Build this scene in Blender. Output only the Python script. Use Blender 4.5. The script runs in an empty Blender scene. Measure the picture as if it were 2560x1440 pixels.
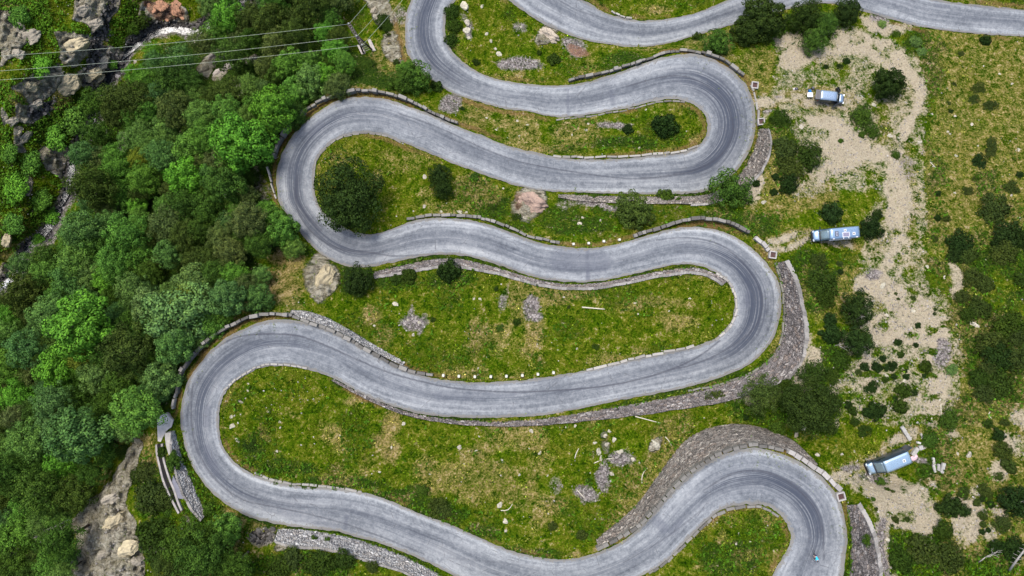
import bpy, bmesh, math, random
import numpy as np
from mathutils import Vector, Matrix
random.seed(7); RNG = np.random.default_rng(11)
SC = bpy.context.scene; COL = SC.collection
# ------------------------------------------------------------------ survey: the drone hangs 110 m above the datum
F, CX, CY, H = 1705.0, 1280.0, 720.0, 110.0
def W(px, py, z):
    d = (H - z) / F
    return ((px - CX) * d, (CY - py) * d, z)
def Wa(px, py, z):
    d = (H - z) / F
    return np.stack([(px - CX) * d, (CY - py) * d, z], -1)

def vnoise(x, y, seed):
    x = np.asarray(x, float); y = np.asarray(y, float)
    xi = np.floor(x).astype(np.int64); yi = np.floor(y).astype(np.int64)
    fx = x - xi; fy = y - yi; fx = fx*fx*(3-2*fx); fy = fy*fy*(3-2*fy)
    def h(a, b):
        n = (a*374761393 + b*668265263 + seed*974634777) & 0xffffffff
        n = ((n ^ (n >> 13)) * 1274126177) & 0xffffffff
        n = ((n ^ (n >> 15)) * 2246822519) & 0xffffffff
        return ((n ^ (n >> 16)) & 0xffffff) / float(0xffffff)
    return (h(xi,yi)*(1-fx)+h(xi+1,yi)*fx)*(1-fy)+(h(xi,yi+1)*(1-fx)+h(xi+1,yi+1)*fx)*fy
def fbm(x, y, scale, oct=4, seed=0):
    s = 0; a = 0.5; t = 0
    for o in range(oct):
        s = s + a*vnoise(np.asarray(x)/scale+17.3*o, np.asarray(y)/scale-9.1*o, seed+o*31); t += a; a *= 0.5; scale *= 0.5
    return s/t

def catmull(p, step=5.0):
    p = np.array(p, float); q = np.vstack([2*p[0]-p[1], p, 2*p[-1]-p[-2]]); out = []
    for i in range(1, len(q)-2):
        a, b, c, d = q[i-1], q[i], q[i+1], q[i+2]
        for t in np.linspace(0, 1, 12, endpoint=False):
            out.append(0.5*((2*b)+(c-a)*t+(2*a-5*b+4*c-d)*t*t+(3*b-a-3*c+d)*t**3))
    out.append(p[-1]); return resample(np.array(out), step)
def resample(p, step=None, n=None):
    L = np.concatenate([[0], np.cumsum(np.linalg.norm(np.diff(p[:, :2], axis=0), axis=1))])
    if n is None: n = max(2, int(round(L[-1]/step))+1)
    t = np.linspace(0, L[-1], n)
    return np.stack([np.interp(t, L, p[:, k]) for k in range(p.shape[1])], 1)
def gsmooth(a, s):
    k = np.exp(-0.5*(np.arange(-3*s, 3*s+1)/s)**2); k /= k.sum()
    b = np.pad(a, ((3*s, 3*s), (0, 0)), mode='edge')
    return np.stack([np.convolve(b[:, i], k, 'valid') for i in range(a.shape[1])], 1)

# ------------------------------------------------------------------ objects
def link(o): COL.objects.link(o); return o
def tag(o, label=None, cat=None, group=None, kind=None):
    if label: o['label'] = label
    if cat: o['category'] = cat
    if group: o['group'] = group
    if kind: o['kind'] = kind
    return o
def empty(name, loc, rz=0.0):
    o = link(bpy.data.objects.new(name, None)); o.location = loc; o.rotation_euler = (0, 0, rz); o.empty_display_size = 0.5
    return o
def qmesh(name, V, Q, smooth=True, tri=False):
    k = 3 if tri else 4
    V = np.asarray(V, np.float32).reshape(-1, 3); Q = np.asarray(Q, np.int32).reshape(-1, k)
    me = bpy.data.meshes.new(name)
    me.vertices.add(len(V)); me.vertices.foreach_set('co', V.ravel())
    me.loops.add(k*len(Q)); me.loops.foreach_set('vertex_index', Q.ravel())
    me.polygons.add(len(Q)); me.polygons.foreach_set('loop_start', np.arange(0, k*len(Q), k, dtype=np.int32))
    me.polygons.foreach_set('use_smooth', np.full(len(Q), smooth))
    me.update(calc_edges=True); me.validate()
    return me
def attr(me, name, arr, typ='FLOAT_COLOR'):
    a = me.attributes.new(name, typ, 'POINT')
    a.data.foreach_set({'FLOAT_COLOR': 'color', 'FLOAT': 'value', 'FLOAT_VECTOR': 'vector'}[typ], np.asarray(arr, np.float32).ravel())
def obj(name, me, mat=None, parent=None, loc=None):
    o = link(bpy.data.objects.new(name, me))
    if mat and not me.materials: me.materials.append(mat)
    if parent: o.parent = parent
    if loc is not None: o.location = loc
    return o
def grid_quads(n, m):
    i = np.arange((n-1)*(m-1)); r = i // (m-1); c = i % (m-1); a = r*m + c
    return np.stack([a, a+1, a+m+1, a+m], 1)
class MB:
    """collects boxes, tubes and lofts into one mesh"""
    def __init__(s): s.v = []; s.f = []
    def add(s, V, Fc):
        k = len(s.v); s.v += [tuple(p) for p in V]; s.f += [tuple(i+k for i in f) for f in Fc]
    def box(s, c, d, M=None, taper=1.0):
        x, y, z = [k/2 for k in d]; P = []
        for sz in (-1, 1):
            t = taper if sz > 0 else 1.0
            for sx, sy in ((-1,-1),(1,-1),(1,1),(-1,1)): P.append(Vector((sx*x*t, sy*y*t, sz*z)))
        P = [((M @ p) if M else p) + Vector(c) for p in P]
        s.add(P, [(3,2,1,0),(4,5,6,7),(0,1,5,4),(1,2,6,5),(2,3,7,6),(3,0,4,7)])
    def tube(s, pts, r, n=6):
        pts = [Vector(p) for p in pts]; rr = r if isinstance(r, (list, tuple)) else [r]*len(pts); V = []; Fc = []
        for i, p in enumerate(pts):
            d = (pts[min(i+1, len(pts)-1)] - pts[max(i-1, 0)]).normalized()
            a = d.cross(Vector((0, 0, 1))) if abs(d.z) < 0.95 else d.cross(Vector((1, 0, 0)))
            a.normalize(); b = d.cross(a)
            for k in range(n):
                t = 2*math.pi*k/n; V.append(p + (a*math.cos(t)+b*math.sin(t))*rr[i])
        for i in range(len(pts)-1):
            for k in range(n): Fc.append((i*n+k, i*n+(k+1) % n, (i+1)*n+(k+1) % n, (i+1)*n+k))
        Fc.append(tuple(range(n-1, -1, -1))); Fc.append(tuple((len(pts)-1)*n+k for k in range(n)))
        s.add(V, Fc)
    def ring(s, c, R, r, axis='y', n=20, m=6):
        V = []; Fc = []
        for i in range(n):
            t = 2*math.pi*i/n
            for j in range(m):
                u = 2*math.pi*j/m; q = R + r*math.cos(u); w = r*math.sin(u)
                p = (q*math.cos(t), w, q*math.sin(t)) if axis == 'y' else (q*math.cos(t), q*math.sin(t), w)
                V.append(Vector(p)+Vector(c))
        for i in range(n):
            for j in range(m): Fc.append((i*m+j, i*m+(j+1) % m, ((i+1) % n)*m+(j+1) % m, ((i+1) % n)*m+j))
        s.add(V, Fc)
    def cyl(s, c, r, h, axis='y', n=18):
        d = {'x': (h/2, 0, 0), 'y': (0, h/2, 0), 'z': (0, 0, h/2)}[axis]; c = Vector(c)
        s.tube([c-Vector(d), c+Vector(d)], r, n)
    def loft(s, rings, cap=True):
        n = len(rings[0]); V = [p for r in rings for p in r]; Fc = []
        for i in range(len(rings)-1):
            for k in range(n): Fc.append((i*n+k, i*n+(k+1) % n, (i+1)*n+(k+1) % n, (i+1)*n+k))
        if cap: Fc.append(tuple(range(n-1, -1, -1))); Fc.append(tuple((len(rings)-1)*n+k for k in range(n)))
        s.add(V, Fc)
    def mesh(s, name, smooth=False, bevel=0.0):
        me = bpy.data.meshes.new(name); me.from_pydata(s.v, [], s.f)
        bm = bmesh.new(); bm.from_mesh(me); bmesh.ops.recalc_face_normals(bm, faces=bm.faces)
        if bevel:
            bmesh.ops.bevel(bm, geom=[e for e in bm.edges if e.calc_face_angle(0) > 0.6], offset=bevel, segments=2, affect='EDGES', clamp_overlap=True)
        bm.to_mesh(me); bm.free()
        me.polygons.foreach_set('use_smooth', np.full(len(me.polygons), smooth)); me.update()
        return me
    def build(s, name, mat, parent=None, smooth=False, bevel=0.0, loc=None):
        return obj(name, s.mesh(name, smooth, bevel), mat, parent, loc)

# ------------------------------------------------------------------ materials
class NT:
    def __init__(s, name):
        s.m = bpy.data.materials.new(name); s.m.use_nodes = True; s.t = s.m.node_tree
        s.b = s.t.nodes['Principled BSDF']
    def n(s, typ, inp=None, **kw):
        nd = s.t.nodes.new(typ)
        for k, v in kw.items(): setattr(nd, k, v)
        for k, v in (inp or {}).items(): s.set(nd.inputs[k], v)
        return nd
    def set(s, sock, v):
        if isinstance(v, bpy.types.NodeSocket): s.t.links.new(v, sock)
        elif hasattr(sock.default_value, '__len__') and not isinstance(v, (int, float)):
            sock.default_value = tuple(v) + ((1.0,) if len(sock.default_value) == 4 and len(v) == 3 else ())
        else: sock.default_value = v
    def math(s, op, a, b=0.0, c=None, clamp=False):
        nd = s.n('ShaderNodeMath', operation=op, use_clamp=clamp); s.set(nd.inputs[0], a); s.set(nd.inputs[1], b)
        if c is not None: s.set(nd.inputs[2], c)
        return nd.outputs[0]
    def mix(s, f, a, b, mode='MIX'):
        nd = s.n('ShaderNodeMix', data_type='RGBA', blend_type=mode); s.set(nd.inputs[0], f); s.set(nd.inputs[6], a); s.set(nd.inputs[7], b)
        return nd.outputs[2]
    def noise(s, vec, scale, detail=4.0, rough=0.55, dist=0.0):
        nd = s.n('ShaderNodeTexNoise', {'Scale': scale, 'Detail': detail, 'Roughness': rough, 'Distortion': dist})
        if vec is not None: s.set(nd.inputs['Vector'], vec)
        return nd.outputs['Fac']
    def voro(s, vec, scale, feature='F1', rnd=1.0):
        nd = s.n('ShaderNodeTexVoronoi', {'Scale': scale, 'Randomness': rnd}, feature=feature)
        if vec is not None: s.set(nd.inputs['Vector'], vec)
        return nd
    def ramp(s, f, stops):
        nd = s.n('ShaderNodeValToRGB'); s.set(nd.inputs[0], f); e = nd.color_ramp.elements
        while len(e) < len(stops): e.new(0.5)
        for k, (p, c) in enumerate(stops): e[k].position = p; e[k].color = tuple(c)+(1,)
        return nd.outputs[0]
    def map(s, vec, sc, off=(0, 0, 0)):
        return s.n('ShaderNodeMapping', {'Vector': vec, 'Scale': sc, 'Location': off}).outputs[0]
    def at(s, name): return s.n('ShaderNodeAttribute', attribute_name=name)
    def coord(s): return s.n('ShaderNodeTexCoord').outputs['Object']
    def bump(s, h, dist, strength=1.0):
        nd = s.n('ShaderNodeBump', {'Height': h, 'Distance': dist, 'Strength': strength}); s.set(s.b.inputs['Normal'], nd.outputs[0])
    def out(s, col, rough=0.9, spec=0.2, metal=0.0):
        s.set(s.b.inputs['Base Color'], col); s.set(s.b.inputs['Roughness'], rough); s.set(s.b.inputs['Specular IOR Level'], spec); s.set(s.b.inputs['Metallic'], metal)
        return s.m
    def sharp(s, m, nz, k=0.9, g=3.0):
        # mask with a ragged edge that follows the noise
        a = s.math('MULTIPLY_ADD', s.math('SUBTRACT', nz, 0.5), k, m)
        return s.math('MULTIPLY_ADD', s.math('SUBTRACT', a, 0.5), g, 0.5, clamp=True)
def plain(name, col, rough=0.6, spec=0.4, metal=0.0, var=0.12, scale=3.0):
    t = NT(name); c = t.coord(); f = t.noise(c, scale, 5)
    a = tuple(k*(1-var) for k in col); b = tuple(min(1, k*(1+var)) for k in col)
    return t.out(t.ramp(f, [(0.3, a), (0.7, b)]), rough, spec, metal)
# ------------------------------------------------------------------ the road: its two edges as surveyed, paired up
ROAD_R = [(2760,40),(2560,24),(2346,0),(2250,-28),(2150,-55),(2060,-66),(1980,-58),(1900,-32),(1819,0),(1753,28),(1684,45),(1615,52),(1562,45),(1517,35),(1490,17),(1458,0),(1400,-38),(1330,-85),(1270,-125),(1210,-145),(1150,-145),(1095,-115),(1055,-65),(1029,0),(1017,24),(1011,69),(1013,115),(1024,146),(1041,170),(1070,196),(1103,217),(1142,238),(1183,250),(1225,262),(1268,273),(1312,276),(1351,286),(1389,293),(1458,289),(1521,278),(1580,267),(1625,255),(1674,247),(1715,253),(1747,269),(1764,292),(1769,316),(1762,344),(1743,365),(1715,378),(1681,384),(1597,392),(1528,398),(1458,399),(1389,392),(1333,380),(1295,372),(1260,361),(1190,332),(1142,316),(1069,283),(1017,264),(975,250),(930,243),(878,243),(836,255),(794,280),(756,312),(728,344),(708,375),(695,410),(691,451),(697,508),(718,536),(745,575),(784,619),(815,644),(850,661),(885,669),(923,667),(982,656),(1034,644),(1086,637),(1138,637),(1190,645),(1246,662),(1302,682),(1354,697),(1406,704),(1458,706),(1510,701),(1562,690),(1615,678),(1667,666),(1712,660),(1750,664),(1788,680),(1816,701),(1832,730),(1837,765),(1830,800),(1812,824),(1785,847),(1736,866),(1667,880),(1597,895),(1528,911),(1458,927),(1389,939),(1319,949),(1250,955),(1190,956),(1121,951),(1069,942),(1017,925),(965,901),(912,871),(860,842),(808,819),(756,803),(704,798),(652,805),(604,823),(556,852),(521,883),(486,925),(465,963),(454,1009),(451,1051),(457,1093),(467,1134),(486,1176),(514,1214),(549,1249),(590,1277),(645,1299),(720,1315),(791,1322),(843,1329),(895,1343),(947,1357),(999,1376),(1051,1398),(1103,1423),(1150,1446),(1210,1470),(1280,1488),(1370,1500),(1460,1493),(1540,1470),(1604,1440),(1660,1408),(1701,1367),(1736,1332),(1764,1305),(1792,1280),(1833,1265),(1881,1261),(1919,1266),(1950,1287),(1971,1318),(1978,1350),(1968,1374),(1954,1398),(1936,1426),(1920,1460),(1900,1510),(1885,1570),(1880,1660)]
ROAD_L = [(2760,108),(2560,91),(2450,85),(2311,69),(2225,47),(2145,24),(2100,12),(2060,8),(2000,15),(1940,32),(1840,60),(1743,87),(1667,109),(1597,118),(1538,113),(1458,99),(1399,78),(1344,52),(1285,10),(1255,-14),(1225,-30),(1195,-36),(1165,-26),(1140,0),(1117,28),(1112,69),(1116,97),(1131,128),(1156,153),(1190,177),(1242,198),(1319,210),(1382,214),(1424,212),(1476,203),(1528,187),(1580,170),(1625,153),(1667,141),(1712,134),(1747,135),(1781,146),(1819,167),(1851,194),(1872,222),(1882,250),(1889,278),(1891,312),(1885,347),(1872,382),(1847,420),(1815,455),(1764,479),(1719,484),(1632,486),(1545,484),(1437,481),(1389,479),(1337,474),(1290,464),(1242,448),(1173,424),(1103,396),(1051,373),(1010,358),(965,339),(919,332),(878,335),(843,347),(815,368),(794,396),(787,424),(785,462),(789,491),(798,515),(826,546),(857,567),(885,580),(919,586),(947,583),(982,571),(1017,557),(1051,548),(1086,545),(1138,546),(1190,553),(1242,567),(1290,586),(1337,604),(1389,614),(1434,620),(1493,619),(1538,611),(1580,600),(1625,586),(1667,574),(1712,567),(1753,567),(1792,574),(1833,590),(1868,611),(1899,637),(1925,668),(1943,695),(1952,724),(1954,755),(1950,796),(1938,838),(1919,869),(1891,897),(1857,921),(1788,947),(1729,965),(1684,975),(1597,992),(1510,1009),(1424,1027),(1337,1040),(1250,1044),(1190,1045),(1103,1041),(1034,1031),(965,1010),(912,989),(860,959),(822,940),(774,925),(732,916),(690,914),(645,921),(600,946),(573,968),(553,1002),(547,1044),(549,1086),(559,1120),(583,1152),(618,1178),(665,1198),(722,1211),(774,1217),(808,1219),(860,1223),(912,1232),(965,1247),(1017,1270),(1069,1291),(1121,1308),(1173,1332),(1225,1355),(1265,1372),(1319,1388),(1389,1398),(1441,1396),(1493,1381),(1545,1360),(1580,1336),(1615,1305),(1649,1266),(1684,1225),(1719,1193),(1753,1166),(1799,1138),(1847,1124),(1892,1118),(1930,1126),(1964,1138),(2006,1159),(2044,1183),(2075,1214),(2100,1252),(2110,1287),(2117,1322),(2119,1357),(2113,1391),(2108,1440),(2092,1500),(2075,1570),(2068,1660)]
def pair_edges(A, B):
    A = catmull(A, 10); B = catmull(B, 10); n, m = len(A), len(B)
    D = np.linalg.norm(A[:, None]-B[None], axis=2).tolist(); INF = 1e18
    C = [[INF]*m for _ in range(n)]; C[0][0] = D[0][0]
    for i in range(n):
        j0 = max(0, int(i*m/n)-90); j1 = min(m, int(i*m/n)+90); Ci = C[i]; Cp = C[i-1] if i else None; Di = D[i]
        for j in range(j0, j1):
            if i == 0 and j == 0: continue
            b = INF
            if j and Ci[j-1] < b: b = Ci[j-1]
            if i:
                if Cp[j] < b: b = Cp[j]
                if j and Cp[j-1]-2 < b: b = Cp[j-1]-2
            Ci[j] = b + Di[j]
    i, j = n-1, m-1; path = [(i, j)]
    while i or j:
        best = min(((C[a][b], a, b) for a, b in ((i-1, j), (i, j-1), (i-1, j-1)) if a >= 0 and b >= 0))
        i, j = best[1], best[2]; path.append((i, j))
    path = path[::-1]
    P = np.array([[*A[i], *B[j]] for i, j in path])
    c = (P[:, :2]+P[:, 2:])/2
    L = np.concatenate([[0], np.cumsum(np.linalg.norm(np.diff(c, axis=0), axis=1))]) + np.arange(len(c))*1e-6
    t = np.arange(0, L[-1], 4.0)
    Q = np.stack([np.interp(t, L, P[:, k]) for k in range(4)], 1)
    return gsmooth(Q, 3), t
RP, RT = pair_edges(ROAD_R, ROAD_L)          # stations: right edge xy, left edge xy (pixels of the survey)
NS = len(RP); RC = (RP[:, :2]+RP[:, 2:])/2
RS = RT/15.5                                  # metres along the road
RZ = -21.0 + 33.0*RT/RT[-1]                   # it climbs all the way
def road_i(px, py): return int(np.argmin((RC[:, 0]-px)**2+(RC[:, 1]-py)**2))
def road_z(px, py): return float(RZ[road_i(px, py)])

# ------------------------------------------------------------------ retaining walls: foot line, top line, height above / below the road
WALLS = {
 'upper right': dict(up=1, base=[(1899,318),(1894,348),(1884,382),(1866,416),(1845,442),(1812,470),(1768,490),(1700,492),(1600,492),(1500,491),(1437,489),(1389,486)],
   top=[(1922,318),(1929,348),(1924,388),(1907,428),(1884,454),(1835,490),(1772,512),(1700,512),(1600,511),(1500,508),(1437,503),(1389,495)], h=[3,4,5,5,5,4.5,4,3,2.5,2,1.6,1]),
 'middle right': dict(up=1, base=[(1940,652),(1953,690),(1960,730),(1963,780),(1958,840),(1942,884),(1911,917),(1867,941),(1799,964),(1720,985),(1620,1005),(1520,1022),(1420,1040),(1330,1052),(1250,1055),(1180,1054),(1100,1048),(1030,1036),(970,1016),(910,990),(862,965),(828,946)],
   top=[(1960,646),(1985,690),(2000,740),(2011,790),(2018,850),(2006,905),(1970,950),(1900,982),(1815,1006),(1730,1020),(1630,1036),(1530,1049),(1420,1060),(1330,1067),(1250,1069),(1180,1066),(1100,1059),(1030,1047),(970,1026),(910,998),(858,972),(822,951)], h=[1.6,2.6,3.4,4,4.4,4.2,4,3.6,3.2,2.8,2.5,2.2,2,1.8,1.6,1.5,1.4,1.2,1,.9,.8,.5]),
 'centre': dict(up=1, base=[(930,681),(965,674),(1017,662),(1069,651),(1114,645),(1155,648),(1208,661),(1260,676),(1300,688),(1337,699),(1389,710),(1441,713),(1493,710),(1545,701),(1597,690),(1649,679),(1701,671),(1746,669),(1788,684),(1820,708)],
   top=[(930,694),(965,688),(1017,680),(1069,671),(1114,665),(1155,666),(1208,675),(1260,688),(1300,699),(1337,709),(1389,719),(1441,722),(1493,720),(1545,712),(1597,701),(1649,690),(1701,682),(1746,679),(1783,693),(1813,714)], h=[2.2,2.2,2.2,2,2,1.8,1.6,1.4,1.2,1.1,1,1,1,1,.9,.9,.8,.7,.6,.5]),
 'lower left': dict(up=1, base=[(437,1080),(444,1110),(452,1141),(469,1183),(490,1235),(505,1266),(520,1285)],
   top=[(428,1080),(428,1110),(429,1138),(437,1183),(458,1240),(482,1280),(505,1305)], h=[1,1.3,1.6,1.8,1.8,1.6,1.2]),
 'lower': dict(up=1, base=[(690,1323),(735,1324),(780,1328),(843,1338),(912,1355),(982,1380),(1034,1403),(1086,1431),(1130,1458)],
   top=[(680,1353),(722,1364),(770,1369),(825,1374),(885,1391),(955,1411),(1010,1431),(1060,1456),(1100,1480)], h=[3,3.5,3.5,3.5,3.2,3,2.8,2.6,2.4]),
 'bottom right': dict(up=1, base=[(2116,1258),(2124,1287),(2130,1322),(2131,1374),(2124,1440),(2108,1510)],
   top=[(2142,1256),(2163,1290),(2181,1332),(2195,1374),(2203,1440),(2200,1520)], h=[1.5,2.8,3.8,4.3,4.5,4.5]),
 'lower right': dict(up=0, base=[(1490,1373),(1538,1349),(1590,1318),(1632,1276),(1674,1229),(1708,1194),(1747,1163),(1792,1135),(1850,1115),(1885,1110),(1929,1116),(1971,1129),(2006,1148),(2040,1172)],
   top=[(1486,1356),(1526,1322),(1578,1280),(1616,1235),(1645,1190),(1684,1138),(1712,1100),(1764,1072),(1823,1060),(1880,1063),(1940,1080),(1990,1106),(2022,1138),(2046,1166)], h=[.8,2.5,4,5,6,7,7.5,8,8,8,7,5,2.5,.6]),
 'left': dict(up=0, base=[(720,792),(756,797),(808,815),(860,839),(912,868),(965,897),(1010,918)],
   top=[(722,777),(765,778),(822,797),(874,826),(925,857),(976,888),(1018,911)], h=[1.5,2.2,2.5,2.5,2.2,1.6,.6]),
}
for w in WALLS.values():
    w['h'] = list(w['h'])
    n = len(w['base']); b = np.array([(*p, k) for p, k in zip(w['base'], w['h'])], float)
    L = np.linspace(0, 1, n); u = np.linspace(0, 1, 8*n)
    sm = lambda col: gsmooth(np.interp(u, L, col)[:, None], 3)[:, 0]
    tp = np.array(w['top'], float)
    B = np.stack([sm(b[:, 0]), sm(b[:, 1])], 1); T = np.stack([sm(tp[:, 0]), sm(tp[:, 1])], 1)
    w['B'], w['T'] = B, T
    w['zb'] = np.array([road_z(*p) for p in B]); w['zb'] = gsmooth(w['zb'][:, None], 4)[:, 0]
    w['zt'] = w['zb'] + sm(b[:, 2])*(1 if w['up'] else -1)

# ------------------------------------------------------------------ the ground as a height field
ST = 4
GX = np.arange(-240, 2801, ST).astype(float); GY = np.arange(-240, 1681, ST).astype(float)
NX, NY = len(GX), len(GY); PX, PY = np.meshgrid(GX, GY)
fixed = np.zeros((NY, NX), bool); Z = np.zeros((NY, NX))
roadm = np.zeros((NY, NX), bool); wallm = np.zeros((NY, NX), bool)
def put(px, py, z, fix=True, mask=None):
    i = np.rint((np.asarray(px)-GX[0])/ST).astype(int); j = np.rint((np.asarray(py)-GY[0])/ST).astype(int)
    ok = (i >= 0) & (i < NX) & (j >= 0) & (j < NY); i, j = i[ok], j[ok]; z = np.broadcast_to(z, ok.shape)[ok]
    Z[j, i] = z; fixed[j, i] = True
    if mask is not None: mask[j, i] = True
STREAM = catmull([(700,-120),(640,-40),(604,8),(560,26),(500,80),(440,74),(390,84),(340,115),(292,160),(266,205),(242,250),(224,310),(196,370),(182,410),(176,470),(150,520),(118,575),(78,612),(54,655),(28,702),(-30,742),(-120,800),(-260,860)], 4)
SZ = np.linspace(-37, -26, len(STREAM))
GULLY = catmull([(300,-30),(262,40),(248,90),(232,150),(225,190)], 4)
for off in range(-3, 4): put(STREAM[:, 0]+off*4, STREAM[:, 1], SZ)
def control(pts, zs, step=4):
    p = resample(np.array([(*q, z) for q, z in zip(pts, zs)], float), step); put(p[:, 0], p[:, 1], p[:, 2])
control([(-240,-240),(330,-240),(690,-240),(900,-240),(1200,-240),(2000,-240),(2800,-240)], [-17,-22,-37,-27,-22,-24,-24])
control([(2800,-240),(2800,300),(2800,720),(2800,1200),(2800,1680)], [-24,-14,-1,10,17])
control([(-240,1680),(100,1680),(400,1680),(900,1680),(1400,1680),(2000,1680),(2800,1680)], [-4,6,14,18,18,15,17])
control([(-240,-240),(-240,200),(-240,600),(-240,850),(-240,1100),(-240,1680)], [-17,-13,-16,-26,-17,-4])
control([(0,0),(40,110),(60,180),(20,280)], [-20,-19,-20,-20])
control([(180,0),(200,80),(150,200),(100,240)], [-25,-25,-25,-25])
control([(0,330),(40,420),(60,520),(20,570)], [-21,-24,-26,-25])
control([(330,1090),(290,1200),(270,1330),(280,1430)], [-1,1.5,5,8])
control([(120,1180),(150,1300),(120,1420)], [-11,-7,-3])
control([(905,60),(915,130)], [-18.5,-17.5])
control([(2040,246),(2110,246)], [-12.6,-12.6]); control([(2040,592),(2140,586)], [-4.4,-4.4]); control([(2180,1175),(2262,1140)], [6.2,6.2])
control([(2300,200),(2300,420),(2290,600)], [-14,-9.5,-4])
control([(2050,760),(2060,860),(2020,960)], [1.5,3.5,6])
for w in WALLS.values():
    for k in np.linspace(0, 1, 12):
        p = w['B']*(1-k)+w['T']*k; p = np.c_[p, w['zb']*(1-k)+w['zt']*k]; p = resample(p, 2.5); put(p[:, 0], p[:, 1], p[:, 2], mask=wallm)
for k in np.linspace(0, 1, 61):
    put(RP[:, 0]*(1-k)+RP[:, 2]*k, RP[:, 1]*(1-k)+RP[:, 3]*k, RZ, mask=roadm)
wallm &= ~roadm
def relax(Z, fixed, it):
    Z0 = Z.copy()
    for _ in range(it):
        P = np.pad(Z, 1, mode='edge')
        A = 0.25*(P[:-2, 1:-1]+P[2:, 1:-1]+P[1:-1, :-2]+P[1:-1, 2:])
        Z = np.where(fixed, Z0, A)
    return Z
def solve(Z, fixed, lev):
    if lev == 0 or min(Z.shape) < 12:
        z = np.where(fixed, Z, Z[fixed].mean() if fixed.any() else 0); return relax(z, fixed, 400)
    ny, nx = Z.shape; y2, x2 = (ny+1)//2, (nx+1)//2
    Zp = np.pad(np.where(fixed, Z, 0), ((0, 2*y2-ny), (0, 2*x2-nx))); Fp = np.pad(fixed.astype(float), ((0, 2*y2-ny), (0, 2*x2-nx)))
    s = Zp.reshape(y2, 2, x2, 2).sum((1, 3)); c = Fp.reshape(y2, 2, x2, 2).sum((1, 3))
    zc = solve(np.where(c > 0, s/np.maximum(c, 1), 0), c > 0, lev-1)
    up = np.repeat(np.repeat(zc, 2, 0), 2, 1)[:ny, :nx]
    return relax(np.where(fixed, Z, up), fixed, 60)
Z = solve(Z, fixed, 6)
def blur(a, n=1):
    for _ in range(n):
        p = np.pad(a, 1, mode='edge'); a = (p[:-2, 1:-1]+p[2:, 1:-1]+p[1:-1, :-2]+p[1:-1, 2:]+2*p[1:-1, 1:-1])/6
    return a
free = ~(roadm | wallm)
Zs = blur(Z, 6); Z = np.where(free, Zs, Z)
def dist_to(mask, maxd=40):
    d = np.where(mask, 0.0, 1e3)
    for _ in range(maxd):
        p = np.pad(d, 1, mode='edge')
        d = np.minimum(d, np.minimum(np.minimum(p[:-2, 1:-1], p[2:, 1:-1]), np.minimum(p[1:-1, :-2], p[1:-1, 2:]))+1)
        d = np.minimum(d, np.minimum(np.minimum(p[:-2, :-2], p[2:, 2:]), np.minimum(p[:-2, 2:], p[2:, :-2]))+1.414)
    return d*ST
DR = dist_to(roadm); DW = dist_to(wallm)

# ------------------------------------------------------------------ what covers the ground (masks with ragged, warped outlines)
wx = PX + (fbm(PX, PY, 70, 4, 3)-.5)*46; wy = PY + (fbm(PX, PY, 70, 4, 8)-.5)*46
def poly(pts, t=None):
    if t is not None: pts = [(t[0]+x/2.88, t[1]+y/2.88) for x, y in pts]
    pts = np.array(pts, float); m = np.zeros((NY, NX), bool)
    x0, y0 = pts.min(0)-40; x1, y1 = pts.max(0)+40
    i0, i1 = np.searchsorted(GX, [x0, x1]); j0, j1 = np.searchsorted(GY, [y0, y1])
    X = wx[j0:j1, i0:i1]; Y = wy[j0:j1, i0:i1]; r = np.zeros(X.shape, bool)
    for (ax, ay), (bx, by) in zip(pts, np.roll(pts, -1, 0)):
        c = ((ay > Y) != (by > Y)) & (X < (bx-ax)*(Y-ay)/((by-ay) or 1e-9)+ax); r ^= c
    m[j0:j1, i0:i1] = r; return m.astype(float)
def ell(cx, cy, rx, ry=None, a=0.0):
    ry = ry or rx; c, s = math.cos(a), math.sin(a); dx = wx-cx; dy = wy-cy
    q = ((dx*c+dy*s)/rx)**2+((-dx*s+dy*c)/ry)**2
    return np.clip(1.5-q, 0, 1)
def cap(pts, r):
    p = resample(np.array(pts, float), max(4.0, r*0.6)); m = np.zeros((NY, NX))
    for x, y in p:
        i0, i1 = np.searchsorted(GX, [x-2*r-40, x+2*r+40]); j0, j1 = np.searchsorted(GY, [y-2*r-40, y+2*r+40])
        q = ((wx[j0:j1, i0:i1]-x)**2+(wy[j0:j1, i0:i1]-y)**2)/r**2
        m[j0:j1, i0:i1] = np.maximum(m[j0:j1, i0:i1], np.clip(1.5-q, 0, 1))
    return m
MK = {k: np.zeros((NY, NX)) for k in ('dry', 'dirt', 'gravel', 'rock', 'lush', 'red', 'ochre', 'wet_dark')}
def paint(k, m, s=1.0): MK[k] = np.maximum(MK[k], blur(m, 4 if k in ('dirt', 'dry', 'lush') else 2)*s)
T1, T2, T3, T4 = (0, 0), (600, 0), (1250, 0), (1860, 0); T5, T6, T7, T8 = (0, 470), (600, 470), (1250, 470), (1860, 470)
B1, B2, B3, B4 = (0, 940), (600, 940), (1250, 940), (1860, 940)
FOREST = [(520,-60),(880,-60),(850,60),(870,130),(960,190),(1000,225),(900,220),(790,250),(720,310),(680,390),(650,480),(745,560),(742,620),(640,640),(690,730),(560,800),(470,880),(425,1000),(395,1045),(320,1090),(240,1130),(180,1250),(195,1330),(140,1500),(-200,1500),(-200,860),(30,745),(120,640),(200,560),(210,470),(245,300),(330,200),(400,120),(520,100)]
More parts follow.
